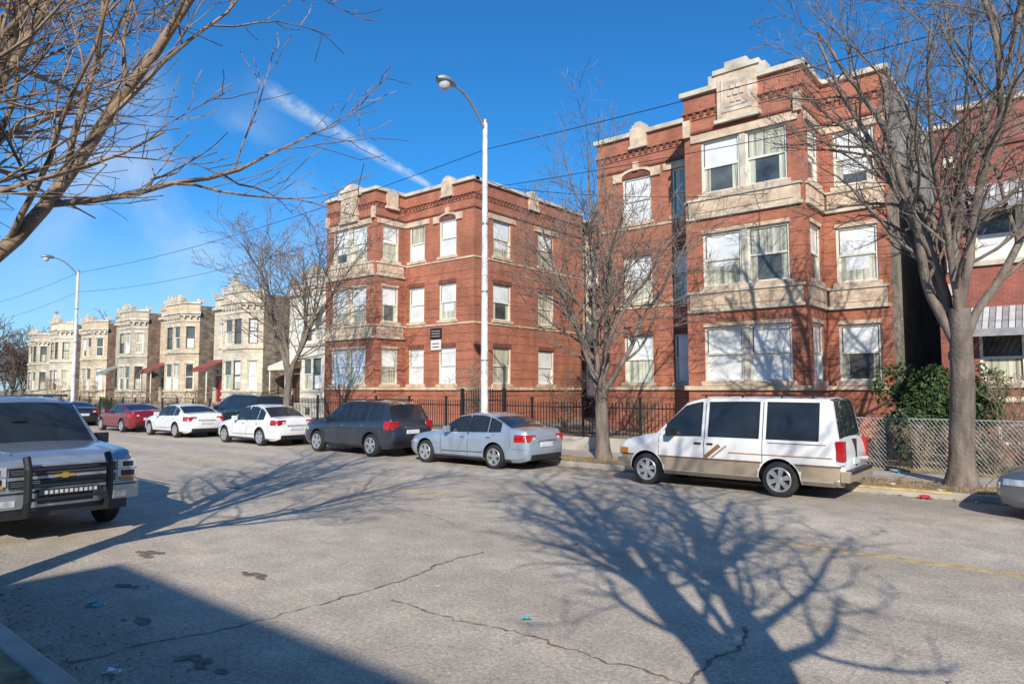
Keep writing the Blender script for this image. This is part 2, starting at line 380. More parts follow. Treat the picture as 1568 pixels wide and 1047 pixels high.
wall(w,(-33.6,42),Ym,18,.3,ZT,[],'common')
roof(w,[(-33.6,24),(-31.6,24),(-31.6,22),(-27.4,22),(-27.4,24),(-22.4,24),(-22.4,34.8),(-15.3,34.8),(-15.3,42),(-33.6,42)],ZT-.3)
finish('brick_apartment_building',(-28,24,0),w,g,t)
s=MB(); s.box(-25.3,-24.6,23.93,23.97,4.1,4.6,'sign_w'); s.box(-25.35,-24.55,23.93,23.97,4.68,5.2,'sign_k')
for i in range(2): s.box(-25.2,-24.7,23.925,23.93,4.22+.17*i,4.27+.17*i,'sign_k')
for i in range(3): s.box(-25.25,-24.65,23.925,23.93,4.78+.13*i,4.80+.13*i,'litter_w')
s.build('rental_sign',None,(-25,23.95,4.6))

# ---- neighbour on the right
w,g,t=MB(),MB(),MB()
W_=8.4; ops=[(.95,3.1,2.3,3.75),(.95,3.1,5.85,7.35),(4.6,5.6,2.3,3.75),(4.6,6.2,5.85,7.35),(1.3,2.5,.55,1.15)]
wall(w,(-3.2,24),X,W_,.1,10.0,ops,'brick_nb')
for o in ops[:4]:
    m=(o[0]+o[1])/2
    window(g,(-3.2,24),X,(o[0],m,o[2],o[3]),rng,top='pane_dark'); window(g,(-3.2,24),X,(m,o[1],o[2],o[3]),rng,top='pane_curt')
    sill(t,(-3.2,24),X,o,'coping')
    n=int((o[1]-o[0]+.3)/.15)
    for i in range(n):
        u0=o[0]-.15+i*(o[1]-o[0]+.3)/n; u1=u0+(o[1]-o[0]+.3)/n-.02; xx0=-3.2+u0; xx1=-3.2+u1; z1=o[3]+.75; z0=o[3]+.02
        mt='awn' if i%2 else 'awn2'
        t.hexa([(xx0,23.2,z0),(xx1,23.2,z0),(xx1,24,z1-.04),(xx0,24,z1-.04),(xx0,23.2,z0+.03),(xx1,23.2,z0+.03),(xx1,24,z1),(xx0,24,z1)],mt)
    t.box(-3.2+o[0]-.15,-3.2+o[1]+.15,23.18,23.2,o[3]-.15,o[3]+.06,'awn')
window(g,(-3.2,24),X,ops[4],rng,sash=False,top='pane_dark')
wall(w,(-3.2,42),Ym,18,.1,10.0,[],'common'); wall(w,(5.2,24),Yp,18,.1,10.0,[],'common')
w.box(-2.5,5.2,23.98,24.3,10.0,10.45,'brick_nb'); t.box(-2.6,5.3,23.88,24.34,10.45,10.6,'coping'); t.box(-3.3,-2.5,23.9,24.3,10.0,10.14,'coping')
t.obox((-3.2,24),X,.0,W_,-.02,.06,1.75,1.9,'coping')
for z in (8.75,5.6,4.9): t.obox((-3.2,24),X,.25,.55,-.02,.06,z,z+.35,'coping')
t.obox((-3.2,24),X,.7,W_,-.02,.07,9.2,9.3,'brick_dk')
roof(w,[(-3.2,24),(5.2,24),(5.2,42),(-3.2,42)],9.8)
finish('brick_house',(1,24,0),w,g,t)

# ---- greystones
def greystone(x0,x1,yf,H,mat,seed,awn=None,door='door_brown',side='rubble',ped=0):
    rg=random.Random(seed); w,g,t=MB(),MB(),MB(); Wd=x1-x0; xa=x0+Wd*.38
    f1=(2.1,4.0); f2=(5.1,6.75)
    yb=yf+1.0
    p=(x0,yb); Wl=xa-x0
    ops=[(.35,1.35,1.25,3.6),(Wl*.5-.45+.1,Wl*.5+.45+.1,5.1,6.75)]
    wall(w,p,X,Wl,.1,H,ops,mat)
    window(g,p,X,ops[1],rg); sill(t,p,X,ops[1],'coping'); lintel(t,p,X,ops[1],'coping',.3)
    t.obox(p,X,ops[0][0],ops[0][1],-.14,-.1,1.25,3.1,door); window(g,p,X,(ops[0][0],ops[0][1],3.1,3.6),rg,sash=False,top='pane_dark')
    lintel(t,p,X,ops[0],'coping',.35,.2)
    c=.75; A=(xa,yb);B=(xa+c,yf);C=(x1-c,yf);D=(x1,yb)
    for P0,P1,nw in ((A,B,1),(B,C,2),(C,D,1)):
        L_=math.hypot(P1[0]-P0[0],P1[1]-P0[1]); du=((P1[0]-P0[0])/L_,(P1[1]-P0[1])/L_); ops=[]
        cs=[L_/2] if nw==1 else [L_*.27,L_*.73]; hw=.3 if nw==1 else min(.48,L_*.19)
        for cc in cs:
            ops+= [(cc-hw,cc+hw,*f1),(cc-hw,cc+hw,*f2),(cc-hw*.8,cc+hw*.8,.5,1.05)]
        wall(w,P0,du,L_,.1,H,ops,mat)
        for o in ops:
            window(g,P0,du,o,rg,sash=o[2]>1,fr=rg.choice(['frame','framedk']),fw=.06,top=rg.choice(['pane_dark','pane_dark','pane_blind','pane_curt']))
            if o[2]>1: lintel(t,P0,du,o,'coping',.22,.08)
        for z,d,h in ((1.5,.07,.15),(4.75,.09,.16),(1.95,.06,.12),(7.1,.05,.1)): q=eps(); t.obox(P0,du,-.03,L_+.03,-.02,d+q,z+q,z+h+q,'coping')
        q=eps()
        t.obox(P0,du,-.1,L_+.1,-.02,.26+q,H-.75+q,H-.58+q,'coping'); t.obox(P0,du,-.05,L_+.05,-.02,.16+q,H-.88,H-.75,'coping')
        n=max(2,int(L_/.35))
        for i in range(n): u=(i+.5)*L_/n; t.obox(P0,du,u-.06,u+.06,-.02,.2,H-1.05,H-.88,'coping')
        t.obox(P0,du,-.03,L_+.03,-.25-q,.08+q,H+q,H+.14+q,'coping')
    t.obox(p,X,0,Wl,-.02,.22,H-.75,H-.58,'coping'); t.obox(p,X,0,Wl,-.25,.08,H,H+.14,'coping')
    cx=(B[0]+C[0])/2
    if ped==1:
        for k in range(5): t.box(cx-1.0+.2*k,cx+1.0-.2*k,yf-.08,yf+.25,H+.16+.16*k,H+.16+.16*(k+1),'coping')
        t.box(cx-.12,cx+.12,yf-.06,yf+.2,H+.96,H+1.25,'green_wood')
    elif ped==2:
        t.box(cx-1.1,cx+1.1,yf-.08,yf+.25,H+.16,H+.45,'coping')
        for k in range(4): t.box(cx-1.0+.55*k,cx-.7+.55*k,yf-.06,yf+.2,H+.45,H+.7,'coping')
    else:
        t.box(cx-.55,cx+.55,yf-.08,yf+.25,H+.16,H+.5,'coping'); t.box(cx-.3,cx+.3,yf-.06,yf+.2,H+.5,H+.72,'coping')
    for xx in (x0+.2,xa,B[0],C[0],x1-.15):
        yy=yb if (xx<=xa or xx>C[0]) else yf
        t.box(xx-.17,xx+.17,yy-.12,yy+.3,H+.16,H+.42,'coping')
    wall(w,(x1,yb),Yp,16,.1,H-.1,[(3,3.8,2.2,3.8),(3,3.8,5.2,6.6)],side); wall(w,(x0,yb+16),Ym,16,.1,H-.1,[],side)
    for o in ((3,3.8,2.2,3.8),(3,3.8,5.2,6.6)): window(g,(x1,yb),Yp,o,rg)
    roof(w,[A,B,C,D,(x1,yb+16),(x0,yb+16),(x0,yb)],H-.3)
    w.box(x1-1,x1-.4,yb+6,yb+6.8,H-.3,H+1.1,side)
    for i in range(6):
        t.box(x0+.3,x0+1.6,yb-.3*(6-i)-.2,yb-.02,.1+.18*i,.1+.18*(i+1),'concrete')
    t.box(x0+.12,x0+.3,yb-2.1,yb-.02,.1,1.0,'concrete'); t.box(x0+1.6,x0+1.78,yb-2.1,yb-.02,.1,1.0,'concrete')
    for xx in (x0+.2,x0+1.7): t.tube([(xx,yb-2.0,1.0),(xx,yb-2.0,1.9),(xx,yb-.1,2.2)],.025,5,'iron')
    if awn:
        z0=3.55; t.hexa([(x0+.0,yb-1.5,z0),(x0+2,yb-1.5,z0),(x0+2,yb-.03,z0+.6),(x0,yb-.03,z0+.6),(x0,yb-1.5,z0+.05),(x0+2,yb-1.5,z0+.05),(x0+2,yb-.03,z0+.66),(x0,yb-.03,z0+.66)],awn)
        t.box(x0,x0+2,yb-1.5,yb-1.47,z0-.2,z0,awn)
        for xx in (x0+.1,x0+1.9): t.tube([(xx,yb-1.4,.3),(xx,yb-1.4,z0)],.04,6,'frame')
    finish('greystone_house',((x0+x1)/2,yb,0),w,g,t)
greystone(-40.2,-34.2,24.2,9.0,'paint_wall',3,awn='frame')
greystone(-47.6,-41.0,22.8,8.5,'grey2',4,awn='red_awn',door='door_red',ped=1)
greystone(-56.4,-49.8,22.8,8.4,'grey1',7,awn='red_awn',ped=2)
greystone(-65.3,-58.7,22.8,8.5,'grey3',9,awn='green_wood',side='rubble2')
greystone(-73.8,-67.2,22.8,8.2,'grey1',12,side='rubble2')
greystone(-82.5,-75.9,22.8,8.6,'grey2',15,ped=1)
greystone(-92,-85,23.5,8.0,'grey3',17,ped=2)

# ---- buildings on the camera side (throw the long shadow over the near lane)
EL=30.0
w,g,t=MB(),MB(),MB()
def backb(x0,x1,yf,H):
    w.box(x0,x1,yf-14,yf,0,H,'brick_nb'); t.box(x0-.1,x1+.1,yf-14.1,yf+.1,H+.002,H+.2,'coping')
    n=int((x1-x0)/3)
    for i in range(n):
        xx=x0+(i+.5)*(x1-x0)/n
        for z in (1.8,4.9):
            g.box(xx-.6,xx+.6,yf+.01,yf+.05,z,z+1.7,'frame'); g.box(xx-.52,xx+.52,yf+.05,yf+.06,z+.08,z+1.62,'pane_dark')
Kd=.79/math.tan(R(EL))
backb(1.0,24,-9.5,(3.35+9.5)/Kd-.2)
backb(-28,.4,-10,(2.0+10)/Kd-.2)
finish('brick_apartment_building',(0,-12,0),w,g,t)

# ---------------------------------------------------------------- ground
b=MB(); b.face([(-1500,-1500,0),(1500,-1500,0),(1500,1500,0),(-1500,1500,0)],'grassdry'); b.build('ground',None,uv=False)
b=MB(); b.face([(-400,1.8,.004),(60,1.8,.004),(60,15.5,.004),(-400,15.5,.004)],'road'); b.build('road',None,uv=False)
b=MB(); b.box(-400,60,15.5,15.66,-.05,.14,'concrete'); b.box(-5.0,-2.0,15.49,15.665,.1,.144,'yellow')
b.box(-400,60,1.62,1.8,-.05,.13,'concrete'); b.build('kerb',None,uv=False,bevel=.02)
b=MB(); b.box(-400,60,15.66,17.2,-.05,.125,'grassdry'); b.box(-400,60,-.4,1.62,-.05,.118,'grassdry'); b.build('parkway_grass',None,uv=False)
b=MB(); b.box(-400,60,17.2,18.7,-.05,.135,'sidewalk'); b.box(-400,60,-3,-.4,-.05,.13,'sidewalk'); b.build('sidewalk',None,uv=False)
b=MB(); b.box(-34,-4.7,18.95,60,-.05,.5,'grassdry'); b.box(-19.4,-17.4,18.94,34.8,.4,.506,'sidewalk'); b.box(-400,-34,18.95,60,-.05,.2,'grassdry'); b.box(-4.7,60,18.95,60,-.05,.16,'grassdry'); b.build('front_yard',None,uv=False)
b=MB(); b.box(-34,-4.7,18.72,18.95,-.05,.56,'concrete'); b.build('retaining_wall',None,uv=False,bevel=.02)
b=MB()
for i in range(12):
    x1=-.4-9.3*i; 
    rr=random.Random(i); x=x1-3
    while x<x1-.1:
        l=rr.uniform(.12,.5); b.box(x,min(x+l,x1),9.68,9.80,.005,.0085,'yellow'); x+=l+rr.uniform(.0,.05)
b.build('road_marking',None,uv=False)
def ribbon(b,pts,wd,seed,mat='crack',z=.0085,step=.06,jit=.022):
    rr=random.Random(seed); P=[Vector((x,y,0)) for x,y in pts]; out=[]; dev=0
    for a,c in zip(P[:-1],P[1:]):
        n=max(2,int((c-a).length/step)); d=(c-a).normalized(); q=Vector((-d.y,d.x,0))
        for i in range(n): dev=dev*.9+rr.gauss(0,jit); out.append(a+(c-a)*i/n+q*dev)
    out.append(P[-1]); prev=None
    for i in range(len(out)-1):
        d=(out[i+1]-out[i]).normalized(); q=Vector((-d.y,d.x,0)); 
        w1=wd*rr.uniform(.1,1.1)
        if prev is None: prev=(out[i]-q*wd*.3,out[i]+q*wd*.3)
        cur=(out[i+1]-q*w1/2,out[i+1]+q*w1/2)
        b.face([(prev[0].x,prev[0].y,z),(cur[0].x,cur[0].y,z),(cur[1].x,cur[1].y,z),(prev[1].x,prev[1].y,z)],mat); prev=cur
b=MB()
ribbon(b,[(-6.1,6.7),(-5.9,5.0),(-5.85,3.3),(-6.1,1.9)],.036,1)
ribbon(b,[(-5.4,4.55),(-3.9,4.76),(-2.7,4.76),(.5,4.9)],.034,2)
ribbon(b,[(-2.0,3.6),(-2.35,4.8),(-2.4,6.1)],.042,3)
ribbon(b,[(-40,8.4),(-20,8.7),(-10,8.3),(-7.5,7.7)],.018,5)
ribbon(b,[(-12,12.3),(-4,12.6),(3,12.2)],.018,7); ribbon(b,[(-14,5),(-14.5,10),(-13.9,13)],.02,8)
b.build('road_cracks',None,uv=False)
b=MB()
def blob(x,y,rx,ry,seed,mat='patch',z=.0075):
    rr=random.Random(seed)
    for j in range(9):
        cx=x+rr.gauss(0,rx*.45); cy=y+rr.gauss(0,ry*.5); r=rr.uniform(.2,.5)*ry*1.5; n=14
        b.face([(cx+1.6*r*math.cos(2*math.pi*i/n)*rr.uniform(.7,1.15),cy+r*math.sin(2*math.pi*i/n)*rr.uniform(.7,1.15),z+.0004*j) for i in range(n)],mat)
blob(-9.4,3.9,.34,.10,1); blob(-7.3,4.2,.22,.08,2); blob(-5.3,2.6,.3,.07,4); blob(-14.0,7.6,.4,.10,5); blob(-7.9,3.1,.2,.06,8); blob(-6.6,2.7,.25,.07,9)
b.build('road_patch',None,uv=False)
b=MB(); rr=random.Random(8)
for i in range(150):
    k=i%3
    if k==0: x=rr.uniform(-9,-3); y=rr.uniform(1.85,3.2)
    elif k==1: x=rr.uniform(-4,0); y=rr.uniform(15.0,17)
    else: x=rr.uniform(-12,1); y=rr.uniform(2,14)
    z0=.14 if y>15.5 else .012
    s_=rr.uniform(.008,.026); mt=rr.choice(['litter_w','grassdry','litter_b','litter_b','patch'])
    b.face([(x+rr.gauss(0,s_),y+rr.gauss(0,s_),z0+rr.uniform(0,s_)) for _ in range(3)],mt)
for i in range(2600):
    if i%3: x=rr.uniform(-16,3); y=15.48-abs(rr.gauss(0,.13))
    else: x=rr.uniform(-14,-2); y=1.83+abs(rr.gauss(0,.28))
    s_=rr.uniform(.008,.024); b.face([(x+rr.gauss(0,s_),y+rr.gauss(0,s_),.012+rr.uniform(0,s_)) for _ in range(3)],'litter_b')
def paper(x,y,z,s_,mt):
    for i in range(5): b.face([(x+rr.gauss(0,s_),y+rr.gauss(0,s_),z+rr.uniform(0,s_*.9)) for _ in range(4)],mt)
paper(-4.0,5.0,.01,.035,'litter_c'); paper(-4.02,5.03,.01,.02,'litter_w'); paper(-7.5,2.6,.01,.05,'litter_c'); paper(-5.6,2.1,.01,.05,'litter_w'); paper(-2.4,15.4,.02,.07,'litter_r'); paper(-2.2,15.6,.14,.06,'litter_w'); paper(-3.5,18.5,.14,.1,'litter_w');paper(-3.4,18.4,.14,.06,'litter_c'); paper(-1.6,15.3,.02,.05,'litter_w'); paper(-3.1,16.1,.13,.05,'litter_w')
b.build('litter',None,uv=False)
b=MB(); rr=random.Random(3)
for i in range(12000):
    x=rr.uniform(-13,4); y=rr.uniform(15.62,17.25)
    if i%4==0: y=rr.uniform(18.98,21.5); x=rr.uniform(-4.5,4)
    z=.12 if y<18 else .155
    a=rr.uniform(0,6.28); h=rr.uniform(.02,.09); w1=.008
    b.face([(x-w1*math.cos(a),y-w1*math.sin(a),z),(x+w1*math.cos(a),y+w1*math.sin(a),z),(x+rr.gauss(0,.03),y+rr.gauss(0,.03),z+h)],'grassdry')
b.build('grass',None,uv=False)

# ---------------------------------------------------------------- fences
def ironfence(name,x0,x1,y,z0,h,sp,gaps=()):
    b=MB(); x=x0; i=0
    inside=lambda x:any(a<=x<=c for a,c in gaps)
    while x<=x1:
        if not inside(x):
            if i%int(2.2/sp)==0: b.box(x-.035,x+.035,y-.035,y+.035,z0,z0+h+.1,'iron'); b.box(x-.05,x+.05,y-.05,y+.05,z0+h+.1,z0+h+.14,'iron')
            else: b.box(x-.01,x+.01,y-.01,y+.01,z0+.08,z0+h,'iron')
        x+=sp; i+=1
    segs=[]; s0=x0
    for a,c in sorted(gaps): segs.append((s0,a)); s0=c
    segs.append((s0,x1))
    for a,c in segs:
        b.box(a,c,y-.018,y+.018,z0+.12,z0+.155,'iron'); b.box(a,c,y-.018,y+.018,z0+h-.2,z0+h-.165,'iron')
    b.build(name,None,((x0+x1)/2,y,0),uv=False)
ironfence('iron_fence',-33.9,-4.8,18.83,.56,1.15,.125,gaps=[(-18.1,-16.1)])
ironfence('iron_fence',-75,-34.1,19.0,.18,1.25,.17)
b=MB()
for i in range(17):
    x=-18.05+i*.12; h=1.95+.25*math.sin(math.pi*i/16); b.box(x-.012,x+.012,18.82,18.845,.2,h,'iron')
for x in (-18.15,-16.05): b.box(x-.05,x+.05,18.78,18.88,.1,2.15,'iron')
b.box(-18.1,-16.1,18.81,18.85,.35,.39,'iron'); b.box(-18.1,-16.1,18.81,18.85,1.7,1.74,'iron'); b.build('iron_gate',None,(-17.1,18.8,0),uv=False)
b=MB(); y=18.85; z0=.17; z1=1.4; xa,xb=-4.55,4
for i in range(int((xb-xa)/.085)):
    x=xa+i*.085; h=z1-z0
    for sgn in (1,-1):
        xe=x+sgn*h*.75
        if xe<xa or xe>xb: 
            f=((xa-x) if xe<xa else (xb-x))/(xe-x); b.tube([(x,y,z0),(x+(xe-x)*f,y,z0+h*f)],.0025,3,'galv',cap=False)
        else: b.tube([(x,y,z0),(xe,y,z1)],.0025,3,'galv',cap=False)
x=xa
while x<=xb: b.tube([(x,y+.03,.1),(x,y+.03,z1+.05)],.03,8,'galv'); x+=2.4
b.tube([(xa,y+.02,z1),(xb,y+.02,z1)],.02,6,'galv'); b.build('chain_link_fence',None,(0,y,0),uv=False)

# ---------------------------------------------------------------- trees
def tree(name,base,H,fork,r0,seed,mat='bark',limbs=5,lean=(0,0),spread=34,counts=(7,6,5),droop=0.,start_az=0,levels=4,minr=.005,build=True,b=None,lk=(.36,.54),cl=(.38,.6)):
    rg=random.Random(seed); b=b or MB(mat); mk=mat
    sides=[12,8,6,4,3,3]
    def grow(p,d,L,r,lv,up):
        n=max(3,int(L/(.32 if lv<3 else .2))); pts=[p.copy()]; rad=[r]; dr=d.copy()
        endr=r*(.78 if lv==0 else .26)
        wob=(.025,.09,.12,.15,.18)[min(lv,4)]
        for i in range(n):
            dr=dr+Vector((rg.gauss(0,wob),rg.gauss(0,wob),rg.gauss(0,wob)+up)); dr.normalize()
            p=p+dr*(L/n); pts.append(p.copy()); rad.append(max(minr,r+(endr-r)*(i+1)/n))
        if lv==0: rad[0]*=1.4; rad[1]*=1.06
        b.tube(pts,rad,sides[lv],mk,cap=False)
        if lv>=levels: return
        if lv==0:
            for k in range(limbs):
                az=start_az+2*math.pi*k/limbs+rg.uniform(-.35,.35); an=R(spread*rg.uniform(.4,1.2))
                dd=Vector((math.sin(an)*math.cos(az),math.sin(an)*math.sin(az),math.cos(an)))+dr*.3; dd.normalize()
                t=rg.uniform(.68,1.0) if k else 1.0; i_=min(len(pts)-1,int(t*n))
                grow(pts[i_],dd,(H-fork)*rg.uniform(.75,1.0)/max(.6,dd.z*.95+.1),rad[i_]*rg.uniform(*lk)*(1.25 if k==0 else 1),1,.035-droop)
            return
        nc=counts[min(lv-1,len(counts)-1)]; az=rg.uniform(0,6.28)
        for k in range(nc):
            t=(.16+.82*(k+rg.uniform(.1,.9))/nc); i=min(n-1,int(t*n)); q=pts[i].lerp(pts[i+1],t*n-i); dd0=(pts[i+1]-pts[i]).normalized()
            az+=2.4+rg.uniform(-.5,.5); an=R(rg.uniform(28,55)); a=dd0.orthogonal().normalized(); c=dd0.cross(a)
            dd=dd0*math.cos(an)+(a*math.cos(az)+c*math.sin(az))*math.sin(an)
            if dd.z<-.15: dd.z*=-.3
            dd.normalize(); rr_=rad[i]*rg.uniform(.42,.62)
            grow(q,dd,L*rg.uniform(*cl)*(1.12-.5*t),max(rr_,minr),lv+1,(.03 if lv<2 else .045)-droop)
    d=Vector((lean[0],lean[1],1)).normalized()
    grow(Vector(base),d,fork,r0,0,0)
    if build: return b.build(name,None,base,smooth=60,uv=False)
    return b
tree('bare_tree',(-10.6,16.8,.1),9.3,2.5,.205,11,limbs=7,spread=37,counts=(11,8,6),lk=(.38,.56))
tree('bare_tree',(-2.0,16.9,.1),12.6,3.7,.25,23,limbs=8,spread=21,counts=(11,8,6),cl=(.34,.52))
tree('bare_tree',(-27,16.8,.1),11.2,3.0,.18,31,limbs=8,spread=24,counts=(10,7,5),minr=.007)
tree('bare_tree',(1.5,.7,.1),10.2,2.7,.27,47,limbs=7,spread=36,counts=(9,7,5),minr=.008,lk=(.44,.60))
tree('bare_tree',(-8.0,.7,.1),9.4,2.9,.21,52,mat='bark_warm',limbs=8,spread=46,counts=(11,7,6),start_az=1.2,minr=.0045,lk=(.36,.52))
def shrub(x,y,z,h,seed,n=22,name='bare_shrub',mat='bark_warm'):
    rg=random.Random(seed); b=MB(mat)
    for i in range(n):
        a=rg.uniform(0,6.28); s_=rg.uniform(.1,.6)
        p=Vector((x,y,z)); d=Vector((math.cos(a)*s_,math.sin(a)*s_,1)).normalized(); pts=[p]
        for k in range(6): d=(d+Vector((rg.gauss(0,.12),rg.gauss(0,.12),0))).normalized(); pts.append(pts[-1]+d*h/6)
        b.tube(pts,[.014-.0015*k for k in range(7)],4,mat,cap=False)
        for k in range(9):
            q=pts[rg.randint(2,6)]; e=q+Vector((rg.gauss(0,.2),rg.gauss(0,.2),rg.uniform(.1,.4)))*h*.5; mid=q.lerp(e,.5)+Vector((rg.gauss(0,.03),rg.gauss(0,.03),.03))
            b.tube([q,mid,e],[.008,.006,.004],3,mat,cap=False)
            for m in range(3):
                e2=mid+Vector((rg.gauss(0,.15),rg.gauss(0,.15),rg.uniform(0,.25)))*h*.4; b.tube([mid,e2],[.005,.004],3,mat,cap=False)
    b.build(name,None,(x,y,z),uv=False)
shrub(-1.2,20.6,.15,2.1,1,26); shrub(.6,20.0,.15,1.6,2); shrub(-20.2,21.5,.5,2.4,3,26); shrub(-15.9,22.3,.5,2.2,4); shrub(-24.8,21.6,.5,1.2,5); shrub(-12.6,22.6,.5,1.3,6)
for i,(x,y,h) in enumerate([(-43,20.6,1.9),(-46,20.3,1.4),(-52,20.8,2.2),(-55,20.5,1.6),(-61,20.3,2.4),(-65,20.4,1.7),(-70,20.4,2.6),(-37.5,21,1.6)]): shrub(x,y,.2,h,20+i,20)
for i in range(7): shrub(-3.9+.75*i,19.3+.2*(i%3),.15,.95,71+i,18)
def leafmass(name,c,r,n,seed,mat='leaf',sz=.045):
    rg=random.Random(seed); b=MB(mat)
    lobes=[(c[0]+rg.uniform(-.75,.75)*r[0],c[1]+rg.uniform(-.6,.6)*r[1],c[2]+rg.uniform(-.7,.65)*r[2],rg.uniform(.22,.5)) for _ in range(18)]
    for i in range(n):
        lx,ly,lz,k=rg.choice(lobes)
        v=Vector((rg.gauss(0,1),rg.gauss(0,1),rg.gauss(0,1))).normalized()*(rg.uniform(.5,1.1)**.6)
        p=Vector((lx+v.x*r[0]*k,ly+v.y*r[1]*k,lz+v.z*r[2]*k))
        if p.z<c[2]-r[2]: continue
        b.face([p+Vector((rg.gauss(0,sz),rg.gauss(0,sz),rg.gauss(0,sz))) for _ in range(3)],mat)
    b.build(name,None,c,uv=False)
leafmass('evergreen_shrub',(-2.9,21.0,1.45),(1.45,.8,1.4),14000,4)
leafmass('evergreen_shrub',(-58,20.6,.9),(.9,.7,.7),2500,2); leafmass('evergreen_shrub',(-68,20,.9),(1.2,.7,.8),2500,3)
b=MB('bark_far'); rg=random.Random(77)
for i in range(26):
    x=rg.uniform(-125,-88); y=rg.uniform(11 if x<-105 else 17,34)
    if i<9: x=rg.uniform(-170,-130); y=rg.uniform(-5,45)
    tree('t',(x,y,0),rg.uniform(8,12),2.2,.2,100+i,mat='bark_far',limbs=6,spread=38,counts=(9,7),levels=3,minr=.026,build=False,b=b)
b.build('distant_trees',None,(-110,20,0),uv=False)
b=MB('bark_far')
for i in range(9000):
    x=rg.uniform(-150,-84); y=rg.choice([17.6,18.2,19.5])+rg.gauss(0,.7); z=rg.uniform(0,2.6)*rg.random()**.3
    b.face([(x+rg.gauss(0,.22),y+rg.gauss(0,.2),z+rg.gauss(0,.12)) for _ in range(3)],'bark_far')
b.build('hedge',None,uv=False)

# ---------------------------------------------------------------- street lamps and wires
def lamp(x,y,H,name='street_lamp'):
    e=empty(name,(x,y,0)); o=(x,y,0)
    b=MB('polepaint'); b.tube([(x,y,.12),(x,y,.6),(x,y,.62),(x,y,H)],[.16,.15,.125,.08],14,'polepaint'); b.box(x-.2,x+.2,y-.2,y+.2,.12,.2,'polepaint')
    b.tube([(x,y,H),(x,y,H+.1),(x,y,H+.16)],[.085,.085,.02],12,'galv')
    b.build('post',e,o,smooth=40,uv=False)
    b=MB('galv'); pts=[(x,y-1.45*s_,H-.25+1.0*(1-(1-s_)**2)) for s_ in [i/10 for i in range(11)]]
    b.tube(pts,[.045-.001*i for i in range(11)],8,'galv'); b.tube([(x,y,H-.1),(x,y-.35,H+.12)],.02,6,'galv'); b.build('arm',e,o,smooth=50,uv=False)
    b=MB('galv'); c=Vector((x,y-1.4,H+.75)); rings=[(0,.05,.05),(.08,.12,.11),(.25,.2,.15),(.5,.24,.16),(.68,.18,.12),(.77,.04,.04)]
    for (s_,wx,hz) in rings:
        for j in range(14):
            t=2*math.pi*j/14; b.v.append((c.x+wx*math.cos(t),c.y-s_,c.z+hz*math.sin(t)*(1 if math.sin(t)>0 else .55)))
    for i in range(len(rings)-1):
        for j in range(14): j2=(j+1)%14; b.f.append((i*14+j,i*14+j2,(i+1)*14+j2,(i+1)*14+j)); b.m.append(0)
    b.build('lamp_head',e,o,smooth=60,uv=False)
    b=MB('glasslamp'); b.lathe((c.x,c.y-.46,c.z-.04),[(.18,0),(.18,-.09),(.15,-.18),(.08,-.24),(.001,-.25)],14,'glasslamp','z'); b.build('lens',e,o,smooth=60,uv=False)
    b=MB('galv'); 
    for z in (3.0,5.2,7.4): b.tube([(x,y,z),(x,y,z+.06)],.118,12,'galv')
    b.build('bands',e,o,uv=False)
lamp(-14.55,16.1,10.75); lamp(-51,16.1,9.9); lamp(-88,16.1,10.2)
b=MB()
def wire(p0,p1,sag,r=.012):
    p0=Vector(p0);p1=Vector(p1); b.tube([p0.lerp(p1,i/24)-Vector((0,0,sag*4*(i/24)*(1-i/24))) for i in range(25)],r,4,'wire',cap=False)
for a,c in ((-14.55,-51),(-51,-88),(-88,-125),(22,-14.55)):
    wire((a,16.15,9.9),(c,16.15,9.9),.5); wire((a,16.15,8.6),(c,16.15,8.6),.7,.01)
wire((-15.3,23.9,9.4),(-14.55,16.1,8.9),.2,.012); wire((-4.4,24.5,8.9),(-14.55,16.1,8.7),.5,.01)
b.build('overhead_wires',None,uv=False)

# ---------------------------------------------------------------- vehicles
M['tire']=pmat('tire',(.025,.025,.025),.8,var=.2); M['rim']=pmat('rim',(.55,.55,.56),.35,metal=.6,var=.05)
M['black']=pmat('black_trim',(.018,.018,.02),.45,var=.1); M['cglass']=pmat('car_glass',(.022,.028,.034),.02,var=.2,ior=1.6)
M['tail']=pmat('tail_light',(.45,.01,.015),.12,var=.1,coat=1); M['head']=pmat('head_light',(.6,.62,.65),.08,metal=.4,var=.3,coat=1,scale=12)
M['plate']=pmat('plate',(.65,.68,.72),.4); M['chrome']=pmat('chrome',(.75,.75,.76),.12,metal=1,var=.03); M['amber']=pmat('amber',(.6,.2,.02),.2)
M['gold']=pmat('emblem_gold',(.6,.42,.1),.3,metal=.6); M['beige']=pmat('beige_paint',(.36,.285,.21),.4,coat=.4,var=.15); M['stripe']=pmat('stripe_brown',(.30,.14,.05),.4)
M['seat']=pmat('interior',(.10,.09,.08),.8)
def paint(n,c,metal=0.,var=.06): M[n]=pmat(n,c,.34,metal=metal,var=var,scale=2.0,coat=1.0); return n
paint('p_white',(.78,.77,.75),0,.08); paint('p_silver',(.42,.49,.58),.45); paint('p_navy',(.035,.045,.065),.3); paint('p_red',(.25,.012,.02),.2)
paint('p_dark',(.02,.025,.035),.2); paint('p_tahoe',(.33,.36,.40),.45,.12); paint('p_grey',(.16,.18,.2),.5)

